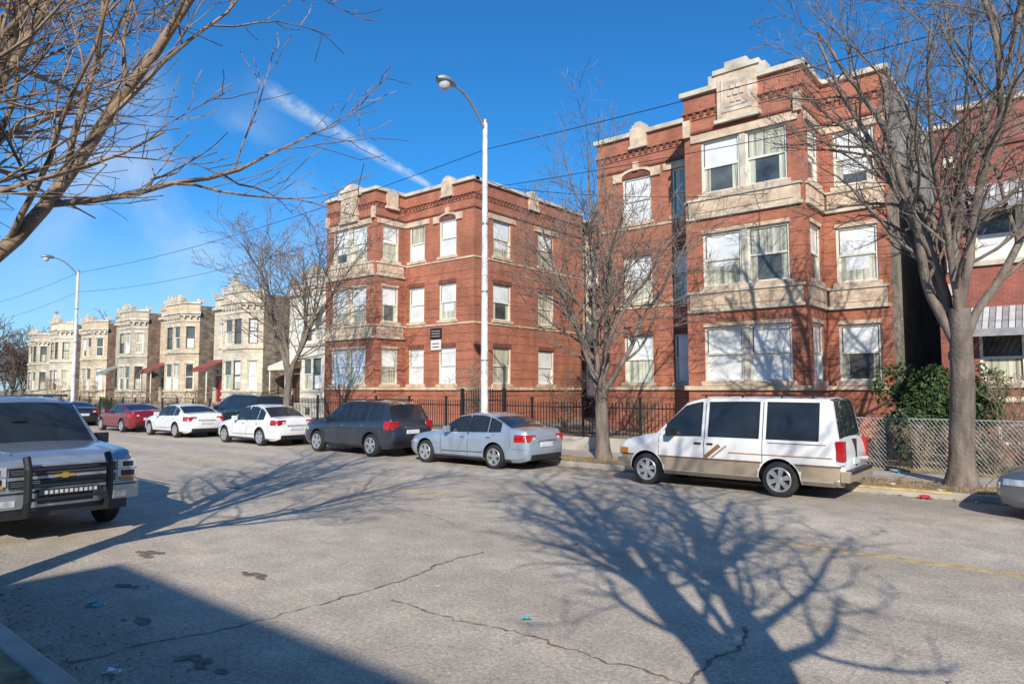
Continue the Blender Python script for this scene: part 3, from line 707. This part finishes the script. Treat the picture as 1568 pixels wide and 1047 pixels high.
def car(name,st,Wd,side,ws,rg_,wheels,wr,pt,loc,rot=0,tum=.28,detail=None,rimstyle=5,mirror=None):
    hw=Wd/2; L=st[-1][0]
    def lerp(a,b,t): return tuple(p+(q-p)*t for p,q in zip(a,b))
    def sta(x):
        for a,c in zip(st[:-1],st[1:]):
            if a[0]<=x<=c[0]: return lerp(a,c,(x-a[0])/(c[0]-a[0]))
        return st[-1] if x>L else st[0]
    def sec(s):
        x,zb,wsc,zl,zt=s; W=hw*wsc; h=zt-zl
        y5=.945*W-.025-tum*h; y6=y5-.06
        return [(.86*W,zb),(.975*W,zb+.10),(1.0*W,zb+.42*(zl-zb)),(.985*W,zb+.70*(zl-zb)),(.992*W,zb+.80*(zl-zb)),(.945*W,zl),(y5,zl+h*.90),(y6,zt-.012),(y6*.55,zt+.012),(0,zt+.022)]
    xs=sorted(set([round(s[0],4) for s in st]+[round(v,4) for a in side for v in a]+[round(v,4) for v in ws+(rg_ or ())]))
    dx=[xs[0]]
    for x in xs[1:]:
        n=max(1,int((x-dx[-1])/.3)); p=dx[-1]
        for k in range(1,n+1): dx.append(p+(x-p)*k/n)
    xs=dx
    slots=[pt,'cglass','black','seat']
    V=[];F=[];FM=[]
    secs=[sec(sta(x)) for x in xs]; nr=19
    for x,sc in zip(xs,secs):
        for (y,z) in sc: V.append((x,-y,z))
        for (y,z) in reversed(sc[:-1]): V.append((x,y,z))
    for i in range(len(xs)-1):
        xm=(xs[i]+xs[i+1])/2
        for j in range(nr-1):
            jj=j if j<9 else 17-j
            m=0
            if jj==5 and any(a<xm<c for a,c in side): m=1
            if jj in (7,8) and (ws[0]<xm<ws[1] or (rg_ and rg_[0]<xm<rg_[1])): m=1
            F.append((i*nr+j,i*nr+j+1,(i+1)*nr+j+1,(i+1)*nr+j)); FM.append(m)
        F.append((i*nr+nr-1,i*nr,(i+1)*nr,(i+1)*nr+nr-1)); FM.append(2)
    F.append(tuple(range(nr))); FM.append(0)
    k=(len(xs)-1)*nr; F.append(tuple(k+j for j in reversed(range(nr)))); FM.append(0)
    me=bpy.data.meshes.new('body'); me.from_pydata([(x-L/2,y,z) for x,y,z in V],[],F)
    for s_ in slots: me.materials.append(M[s_])
    me.polygons.foreach_set('material_index',FM)
    bm=bmesh.new(); bm.from_mesh(me); bmesh.ops.recalc_face_normals(bm,faces=bm.faces); bm.to_mesh(me); bm.free()
    body=bpy.data.objects.new('body',me); COL.objects.link(body)
    cm=bpy.data.meshes.new('cut'); bm=bmesh.new()
    for wx in wheels:
        bmesh.ops.create_cone(bm,cap_ends=True,segments=36,radius1=wr+.06,radius2=wr+.06,depth=Wd+1,matrix=Matrix.Translation((wx-L/2,0,wr+.01))@Matrix.Rotation(R(90),4,'X'))
    for f in bm.faces: f.material_index=2
    bm.to_mesh(cm); bm.free()
    for s_ in slots: cm.materials.append(M[s_])
    co=bpy.data.objects.new('cut',cm); COL.objects.link(co)
    md=body.modifiers.new('b','BOOLEAN'); md.operation='DIFFERENCE'; md.object=co; md.solver='EXACT'
    dg=bpy.context.evaluated_depsgraph_get(); ne=bpy.data.meshes.new_from_object(body.evaluated_get(dg))
    body.modifiers.clear()
    if len(ne.polygons)>20: body.data=ne
    bpy.data.objects.remove(co)
    autosmooth(body.data,32)
    e=empty(name,loc,rot); body.parent=e
    def sy(x,z):
        sc=sec(sta(x)); 
        for (y0,z0),(y1,z1) in zip(sc[:-1],sc[1:]):
            if z0<=z<=z1: return y0+(y1-y0)*(z-z0)/max(1e-6,z1-z0)
        return sc[0][0] if z<sc[0][1] else sc[7][0]
    d=MB()
    inarch=lambda x,z:any(math.hypot(x-w_,z-wr-.01)<wr+.05 for w_ in wheels)
    def grid(P,nx,nz,mat):
        for sg in (-1,1):
            for i in range(nx):
                for j in range(nz):
                    q=[P(i/nx,j/nz),P((i+1)/nx,j/nz),P((i+1)/nx,(j+1)/nz),P(i/nx,(j+1)/nz)]
                    if any(inarch(x,z) for x,z,o in q): continue
                    q=[(x-L/2,sg*(sy(x,z)+o),z) for x,z,o in q]
                    if sg>0: q.reverse()
                    d.face(q,mat)
    def patch(x0,x1,z0,z1,mat,off=.005,nx=8,nz=6): grid(lambda a,b_:(x0+(x1-x0)*a,z0+(z1-z0)*b_,off),nx,nz,mat)
    def seam(p,q,wd=.012,mat='black',off=.003):
        (x0,z0),(x1,z1)=p,q; l=math.hypot(x1-x0,z1-z0); n=max(1,int(l/.08)); px,pz=-(z1-z0)/l*wd/2,(x1-x0)/l*wd/2
        grid(lambda a,b_:(x0+(x1-x0)*a+px*(2*b_-1),z0+(z1-z0)*a+pz*(2*b_-1),off),n,1,mat)
    for w_ in wheels:
        n=26
        for sg in (-1,1):
            for k in range(n):
                q=[]
                for t,rr_ in ((k,wr+.058),(k+1,wr+.058),(k+1,wr+.082),(k,wr+.082)):
                    an=math.pi*(-.08+1.16*t/n); x=w_+rr_*math.cos(an); z=wr+.01+rr_*math.sin(an); z=max(z,sta(x)[1]+.01)
                    q.append((x-L/2,sg*(sy(x,z)+.012),z))
                if sg<0: q.reverse()
                d.face(q,pt)
    for a,c_ in side:
        s0=sta(a);s1=sta(c_)
        seam((a,s0[3]+.006),(c_,s1[3]+.006),.022)
        n=6
        for k in range(n):
            xa_=a+(c_-a)*k/n; xb_=a+(c_-a)*(k+1)/n; sa=sta(xa_); sb=sta(xb_)
            seam((xa_,sa[3]+(sa[4]-sa[3])*.89),(xb_,sb[3]+(sb[4]-sb[3])*.89),.022)
        seam((a,s0[3]),(a,s0[3]+(s0[4]-s0[3])*.9),.022); seam((c_,s1[3]),(c_,s1[3]+(s1[4]-s1[3])*.9),.022)
    det=MB()
    def rb(x0,x1,y0,y1,z0,z1,mat,mir=False):
        det.box(x0-L/2,x1-L/2,y0,y1,z0,z1,mat)
        if mir: det.box(x0-L/2,x1-L/2,-y1,-y0,z0,z1,mat)
    mx=ws[0]+(ws[1]-ws[0])*.5; rb(mx,mx+.12,hw-.02,hw+.18,sta(mx)[3]+.0,sta(mx)[3]+.17,mirror or pt,True)
    if detail: detail(L,hw,sy,patch,seam,rb,det,sta)
    if d.f: d.build('trim',e,uv=False)
    det.build('lights_and_bumpers',e,uv=False,bevel=.018)
    wh=MB('tire','rim','black'); 
    for wx in wheels:
        for sg in (-1,1):
            yc=sg*(hw-.115); cx=wx-L/2; z=wr
            pr=[(wr*.62,.1),(wr*.66,.115),(wr*.9,.112),(wr*.985,.085),(wr,.05),(wr,-.05),(wr*.985,-.085),(wr*.9,-.11),(wr*.6,-.1)]
            wh.lathe((cx,yc,z),[(r,sg*a) for r,a in pr],32,'tire')
            wh.lathe((cx,yc,z),[(r,sg*a) for r,a in [(wr*.70,.1165),(wr*.67,.124),(wr*.60,.118),(wr*.57,.03)]],32,'rim')
            wh.lathe((cx,yc,z),[(r,sg*a) for r,a in [(wr*.6,.03),(.001,.03)]],24,'black')
            wh.lathe((cx,yc,z),[(r,sg*a) for r,a in [(.001,.115),(wr*.12,.115),(wr*.2,.10),(wr*.2,.03)]],20,'rim')
            for k in range(rimstyle):
                t=2*math.pi*k/rimstyle+.3; ca,sa=math.cos(t),math.sin(t); ww=.042 if rimstyle<8 else .018
                r0_,r1_=wr*.12,wr*.61
                q=[]
                for rr_,wk,yy in ((r0_,ww*.8,.105),(r1_,ww*1.2,.108)):
                    for s2 in (-1,1): q.append((cx+ca*rr_-sa*wk*s2,yc+sg*yy,z+sa*rr_+ca*wk*s2))
                q2=[(x,y-sg*.05,zz) for x,y,zz in q]
                wh.hexa([q[0],q[1],q[3],q[2],q2[0],q2[1],q2[3],q2[2]],'rim')
    wh.build('wheels',e,uv=False,smooth=35)
    return e
# --- passenger van (white over beige)
st=[(0,.42,.80,.66,.74),(.05,.34,.90,.84,.93),(.22,.28,.96,.93,1.0),(.6,.27,.99,1.03,1.09),(.95,.27,1,1.08,1.16),(1.62,.27,1,1.12,1.83),(1.95,.27,1,1.12,1.92),(3,.27,1,1.12,1.94),(4.5,.27,1,1.12,1.93),(4.6,.27,.995,1.12,1.88),(4.71,.3,.98,1.1,1.18),(4.77,.36,.95,.95,1.02),(4.80,.42,.9,.8,.88)]
def dvan(L,hw,sy,patch,seam,rb,det,sta):
    patch(.05,4.78,.28,.64,'beige',.006,90,7); patch(.08,4.76,.64,.672,'black',.009,60,1)
    patch(.3,4.7,.645,.66,'stripe',.011,60,1)
    for x in (1.02,2.08,3.3): seam((x,.3),(x,1.1))
    seam((1.02,1.1),(1.35,1.5)); seam((2.08,.3),(2.08,1.85),.016); seam((3.3,1.1),(3.3,1.85),.016)
    seam((2.10,.69),(2.42,.95),.08,'stripe',.007); seam((2.25,.69),(2.57,.95),.035,'beige',.008); patch(2.6,4.6,.80,.82,'stripe',.004,20,1)
    patch(1.86,2.02,.95,.99,'black',.015,2,1); patch(2.14,2.28,.95,.99,'black',.015,2,1)
    seam((3.4,1.05),(4.5,1.05),.014)
    rb(4.68,4.825,hw-.16,hw-.01,.76,1.14,'tail',True); rb(4.68,4.828,hw-.15,hw-.02,.69,.75,'plate',True)
    rb(4.74,4.90,-hw*.97,hw*.97,.38,.58,'beige'); rb(4.77,4.93,-hw*.8,hw*.8,.53,.59,'black')
    rb(4.79,4.825,-.2,.2,.66,.79,'plate'); rb(4.74,4.825,-.014,.014,.62,1.15,'black')
    rb(-.05,.2,-hw*.92,hw*.92,.36,.56,'beige'); rb(-.01,.2,hw-.36,hw-.09,.64,.82,'head',True); rb(-.02,.1,-hw*.5,hw*.5,.62,.82,'black')
    rb(.05,.24,hw-.11,hw-.035,.67,.80,'amber',True)
    for s_ in (-.62,.62):
        rb(1.9,4.3,s_-.012,s_+.012,1.975,1.995,'black')
        for x in (2.0,2.8,3.6,4.2): rb(x,x+.04,s_-.012,s_+.012,1.93,1.98,'black')
car('parked_van',st,1.88,[(1.18,2.0),(2.16,3.22),(3.38,4.36)],(.95,1.62),(4.52,4.71),(.72,3.62),.345,'p_white',(-5.86,14.66,0),detail=dvan,tum=.17,rimstyle=6,mirror='black')
# --- sedans
def sedan_st(h=1.46): return [(0,.34,.66,.52,.58),(.06,.26,.82,.62,.69),(.25,.21,.93,.70,.78),(.6,.2,.985,.79,.86),(1.05,.2,1,.86,.93),(1.4,.2,1,.90,.98),(1.75,.2,1,.93,.98+(h-1.06)*.58),(2.05,.2,1,.94,h-.07),(2.45,.2,1,.95,h-.008),(2.95,.2,1,.96,h-.01),(3.35,.2,1,.97,h-.09),(3.7,.2,.99,.99,1.08+(h-1.17)*.48),(3.98,.2,.985,1.0,1.08),(4.25,.21,.96,1.0,1.07),(4.42,.25,.92,.97,1.04),(4.52,.29,.86,.82,.93),(4.56,.36,.78,.7,.8)]
def dsed(tailz=(.74,.93)):
    def f(L,hw,sy,patch,seam,rb,det,sta):
        for x in (1.45,2.5): seam((x,.32),(x,.93))
        seam((1.45,.3),(3.1,.3)); seam((3.1,.3),(3.42,.7)); seam((3.42,.7),(3.42,.95)); seam((2.5,.9),(2.5,1.36),.05)
        patch(2.22,2.38,.80,.825,'chrome',.02,2,1); patch(3.18,3.34,.82,.845,'chrome',.02,2,1)
        patch(.9,4.0,.2,.27,'black',.006,60,1)
        patch(L-.42,L-.1,tailz[0],tailz[1],'tail',.010,6,3); rb(L-.16,L-.01,hw*.50,hw*.86,tailz[0],tailz[1],'tail',True)
        rb(L-.1,L-.003,hw*.52,hw*.66,tailz[0]+.05,tailz[1]-.06,'plate',True)
        patch(.10,.48,.56,.66,'head',.010,6,2); rb(.03,.14,hw*.45,hw*.80,.50,.60,'head',True)
        rb(L-.05,L+.025,-.26,.26,.60,.73,'plate'); rb(L-.12,L+.02,-hw*.72,hw*.72,.30,.42,'black'); rb(L-.05,L+.03,-.4,.4,.76,.79,'chrome')
        rb(-.01,.06,-hw*.4,hw*.4,.36,.5,'black'); seam((.1,.56),(1.3,.60),.008)
        seam((L-.5,.56),(L-.05,.56),.008); seam((L-.55,.9),(L-.55,.57),.008)
        seam((1.5,.40),(3.3,.43),.02,'black',.004)
    return f
def sed(h,Wd,pt,loc,rs,tz=(.74,.93),wr=.325): car('parked_car',sedan_st(h),Wd,[(1.66,2.46),(2.54,3.2),(3.25,3.66)],(1.4,2.05),(3.35,3.98),(.82,3.46),wr,pt,loc,detail=dsed(tz),rimstyle=rs)
sed(1.46,1.78,'p_silver',(-13.25,14.6,0),5)
st=[(0,.42,.72,.70,.78),(.07,.32,.88,.84,.93),(.3,.26,.96,.93,1.01),(.8,.25,1,1.0,1.08),(1.25,.25,1,1.04,1.13),(1.95,.25,1,1.07,1.64),(2.4,.25,1,1.09,1.73),(3.3,.25,1,1.11,1.74),(4.1,.25,1,1.14,1.69),(4.38,.26,.99,1.15,1.62),(4.62,.28,.96,1.12,1.2),(4.72,.33,.93,.98,1.07),(4.77,.42,.84,.8,.9)]
def dsuv(L,hw,sy,patch,seam,rb,det,sta):
    for x in (1.35,2.55,3.6): seam((x,.36),(x,1.06))
    seam((2.55,1.0),(2.55,1.62),.06)
    patch(.9,4.0,.25,.36,'black',.007,60,1); patch(2.25,2.42,.93,.96,'chrome',.02,2,1); patch(3.3,3.46,.95,.98,'chrome',.02,2,1)
    patch(L-.36,L-.1,.86,1.12,'tail',.012,5,4); rb(L-.17,L-.02,hw*.62,hw*.92,.86,1.12,'tail',True)
    rb(L-.1,L+.04,-hw*.86,hw*.86,.34,.5,'black'); rb(L-.04,L+.03,-.26,.26,.72,.85,'plate'); rb(L-.1,L+.01,-.42,.42,.9,.93,'chrome')
    patch(.1,.45,.74,.86,'head',.012,5,3); rb(.0,.1,-.5,.5,.5,.72,'black'); rb(.03,.13,hw*.5,hw*.82,.68,.82,'head',True)
    for s_ in (-1,1): det.box(2.1-L/2,4.1-L/2,s_*.62-.015,s_*.62+.015,1.76,1.79,'black')
    seam((L-.6,.62),(L-.05,.62),.01)
car('parked_suv',st,1.84,[(1.7,2.5),(2.6,3.5),(3.62,4.22)],(1.25,1.95),(4.38,4.62),(.92,3.78),.36,'p_navy',(-18.65,14.65,0),detail=dsuv)
sed(1.52,1.76,'p_white',(-24.95,14.6,0),5,(.78,.98))
sed(1.45,1.80,'p_white',(-31.9,14.6,0),7); sed(1.42,1.76,'p_red',(-37.8,14.6,0),7); sed(1.42,1.76,'p_dark',(-46.5,14.6,0),7); sed(1.42,1.76,'p_grey',(1.12,14.5,0),7)
st=[(0,.42,.75,.68,.76),(.07,.32,.9,.84,.92),(.4,.26,.97,.95,1.02),(1.1,.25,1,1.03,1.11),(1.95,.25,1,1.07,1.66),(2.5,.25,1,1.08,1.76),(4.3,.25,1,1.1,1.74),(4.75,.25,.99,1.1,1.66),(4.95,.3,.96,1.08,1.2),(5.02,.36,.93,.9,1.0)]
car('parked_minivan',st,1.95,[(1.6,2.4),(2.5,3.5),(3.6,4.6)],(1.1,1.95),(4.75,4.95),(.92,3.95),.34,'p_dark',(-31.0,17.2,.13),detail=dsuv)
# --- big silver police-type suv, nose towards +X
st=[(0,.52,.86,.98,1.05),(.04,.42,.94,1.07,1.14),(.18,.36,.985,1.12,1.19),(.5,.34,1,1.14,1.22),(.9,.34,1,1.15,1.24),(1.42,.34,1,1.18,1.28),(2.1,.34,1,1.22,1.88),(2.5,.34,1,1.23,1.96),(3.6,.34,1,1.24,1.98),(4.8,.34,1,1.24,1.94),(5.0,.36,.98,1.2,1.32),(5.1,.42,.95,1.05,1.15),(5.14,.5,.9,.9,1.0)]
def dtah(L,hw,sy,patch,seam,rb,det,sta):
    for x in (1.45,2.6,3.7): seam((x,.42),(x,1.18))
    patch(1.0,4.2,.34,.44,'black',.008,60,1)
    for x in (2.35,3.45): patch(x,x+.18,1.02,1.06,'black',.02,2,1)
    patch(L-.3,L-.08,.85,1.2,'tail',.012,4,4)
    rb(-.10,.25,-hw*.95,hw*.95,.50,.74,'p_tahoe'); rb(-.08,.2,-hw*.8,hw*.8,.36,.50,'black')
    rb(-.03,.05,-.66,.66,.76,1.04,'black'); rb(-.045,.04,-.68,.68,.875,.915,'p_tahoe'); rb(-.04,.04,-.70,.70,1.04,1.07,'p_tahoe')
    rb(-.055,-.03,-.12,.12,.88,.92,'gold'); rb(-.057,-.03,-.04,.04,.86,.94,'gold')
    for z in (.79,.815,.84,.95,.975,1.0): rb(-.038,-.02,-.64,.64,z,z+.005,'galv')
    rb(-.02,.3,.69,.955,.80,1.06,'head',True); rb(-.03,.3,.685,.96,.92,.94,'p_tahoe',True); rb(-.03,.05,.72,.95,.77,.81,'amber',True); rb(-.028,.1,.74,.92,.82,.9,'black',True); rb(-.028,.1,.76,.90,.955,1.03,'black',True)
    rb(-.115,-.08,-.34,.34,.54,.70,'black'); rb(-.112,-.08,.6,.78,.53,.62,'head',True)
    rb(-.115,-.05,-hw*.9,hw*.9,.70,.72,'black')
    for y in (-.5,.5):
        det.tube([(-.18-L/2,y,.42),(-.26-L/2,y,.6),(-.25-L/2,y,1.02),(-.14-L/2,y,1.18)],.05,8,'black')
        det.tube([(-.02-L/2,y,.5),(-.2-L/2,y,.5)],.03,6,'black')
    for z in (.62,.80,1.02): det.tube([(-.25-L/2,-.5,z),(-.25-L/2,.5,z)],.024,8,'black')
    rb(-.27,-.22,-.36,.36,.67,.75,'black'); 
    for k in range(11): rb(-.278,-.265,-.33+.06*k,-.29+.06*k,.685,.735,'head')
    for y in (-.3,.35): det.tube([(1.42-L/2,y,1.32),(1.75-L/2,y+.35,1.64)],.01,4,'black')
    for s_ in (-1,1): det.box(2.4-L/2,4.7-L/2,s_*.72-.02,s_*.72+.02,1.98,2.02,'black')
    for y in (-.62,.62): rb(.15,1.3,y-.006,y+.006,1.215,1.238,'p_tahoe')
    rb(1.72,1.86,.04,.22,1.60,1.66,'black')
car('police_suv',st,2.02,[(1.85,2.55),(2.66,3.65),(3.78,4.6)],(1.42,2.1),(4.8,5.0),(1.0,3.95),.40,'p_tahoe',(-13.72,3.46,0),rot=math.pi,detail=dtah,tum=.24,rimstyle=5,mirror='black')

# ---------------------------------------------------------------- world, sun, camera
sd=Vector((.61,-.79,0)).normalized()
az=math.atan2(sd.x,sd.y)
wd=bpy.data.worlds.new("World"); scene.world=wd; wd.use_nodes=True
N=wd.node_tree.nodes; L=wd.node_tree.links; N.clear()
out=N.new("ShaderNodeOutputWorld"); bg=N.new("ShaderNodeBackground"); sky=N.new("ShaderNodeTexSky"); sky.sky_type='NISHITA'; sky.sun_disc=False
sky.sun_elevation=R(EL); sky.sun_rotation=az; sky.air_density=1.0; sky.dust_density=.3; sky.ozone_density=3.0; sky.altitude=200
tc=N.new("ShaderNodeTexCoord")
def mth(op,a,b=None,c=None):
    m=N.new("ShaderNodeMath"); m.operation=op
    for i,v in enumerate((a,b,c)):
        if v is None: continue
        if isinstance(v,(int,float)): m.inputs[i].default_value=v
        else: L.new(v,m.inputs[i])
    return m.outputs[0]
def dotp(vec):
    m=N.new("ShaderNodeVectorMath"); m.operation='DOT_PRODUCT'; L.new(tc.outputs["Generated"],m.inputs[0]); m.inputs[1].default_value=vec; return m.outputs["Value"]
def mrange(v,a,b,c,d,sm=True):
    m=N.new("ShaderNodeMapRange"); m.interpolation_type='SMOOTHSTEP' if sm else 'LINEAR'; L.new(v,m.inputs[0])
    for i,k in enumerate((a,b,c,d)): m.inputs[i+1].default_value=k
    return m.outputs[0]
def dirv(a,e): a=R(a);e=R(e); return Vector((math.cos(a)*math.cos(e),math.sin(a)*math.cos(e),math.sin(e)))
d1=dirv(151.5,23.4); d2=dirv(136.6,16.6); nn=d1.cross(d2).normalized(); tg=(d2-d1).normalized()
no=N.new("ShaderNodeTexNoise"); no.inputs["Scale"].default_value=40; no.inputs["Detail"].default_value=9; no.inputs["Roughness"].default_value=.68; L.new(tc.outputs["Generated"],no.inputs["Vector"])
dist=mth('ABSOLUTE',mth('ADD',dotp(nn),mth('MULTIPLY',mth('SUBTRACT',no.outputs["Fac"],.5),.012)))
al=dotp(tg); a0=d1.dot(tg); a1=d2.dot(tg)
wid=mrange(al,a0,a1,.018,.006,False)
band=mth('SUBTRACT',1.0,mth('MINIMUM',mth('DIVIDE',dist,wid),1.0))
band=mth('MULTIPLY',mth('MULTIPLY',band,mrange(al,a0-.02,a0+.08,0,1)),mrange(al,a1-.01,a1+.04,1,0))
band=mth('MULTIPLY',band,mrange(no.outputs["Fac"],.35,.65,.2,.75))
mp=N.new("ShaderNodeMapping"); mp.inputs["Rotation"].default_value=(R(20),R(35),R(10)); mp.inputs["Scale"].default_value=(3,9,9); L.new(tc.outputs["Generated"],mp.inputs["Vector"])
n2=N.new("ShaderNodeTexNoise"); n2.inputs["Scale"].default_value=1.0; n2.inputs["Detail"].default_value=7; n2.inputs["Distortion"].default_value=.3; L.new(mp.outputs[0],n2.inputs["Vector"])
cir=mth('MULTIPLY',mrange(n2.outputs["Fac"],.36,.72,0,.5),mrange(dotp(dirv(156.5,13.0)),.978,.999,0,1))
sepz=dotp((0,0,1)); hz=mrange(sepz,-.02,.30,.58,0)
mask=mth('MINIMUM',mth('ADD',band,cir),.85)
tint=N.new("ShaderNodeMix"); tint.data_type='RGBA'; tint.blend_type='MULTIPLY'; tint.inputs[0].default_value=1
L.new(sky.outputs[0],tint.inputs[6]); tint.inputs[7].default_value=(.22,.80,1.22,1)
mx0=N.new("ShaderNodeMix"); mx0.data_type='RGBA'; L.new(hz,mx0.inputs[0]); L.new(tint.outputs[2],mx0.inputs[6]); mx0.inputs[7].default_value=(4.6,5.3,6.0,1)
mx=N.new("ShaderNodeMix"); mx.data_type='RGBA'; L.new(mask,mx.inputs[0]); L.new(mx0.outputs[2],mx.inputs[6]); mx.inputs[7].default_value=(5.4,6.2,6.9,1)
L.new(mx.outputs[2],bg.inputs[0]); bg.inputs[1].default_value=.135; L.new(bg.outputs[0],out.inputs[0])
sl=bpy.data.lights.new("sun",'SUN'); sl.energy=5.0; sl.angle=R(.5); sl.color=(1,.94,.83)
so=bpy.data.objects.new("sun",sl); COL.objects.link(so)
ld=Vector((-sd.x*math.cos(R(EL)),-sd.y*math.cos(R(EL)),-math.sin(R(EL)))); so.rotation_euler=ld.to_track_quat('-Z','Y').to_euler()
cam=bpy.data.cameras.new("camera"); cam.lens=24; cam.sensor_width=36; cam.clip_end=4000; cam.clip_start=.05
co=bpy.data.objects.new("camera",cam); COL.objects.link(co); co.location=(0,0,2.1); co.rotation_euler=(R(94.0),0,R(39.8)); scene.camera=co
scene.view_settings.view_transform='Standard'; scene.view_settings.look='None'; scene.view_settings.exposure=0
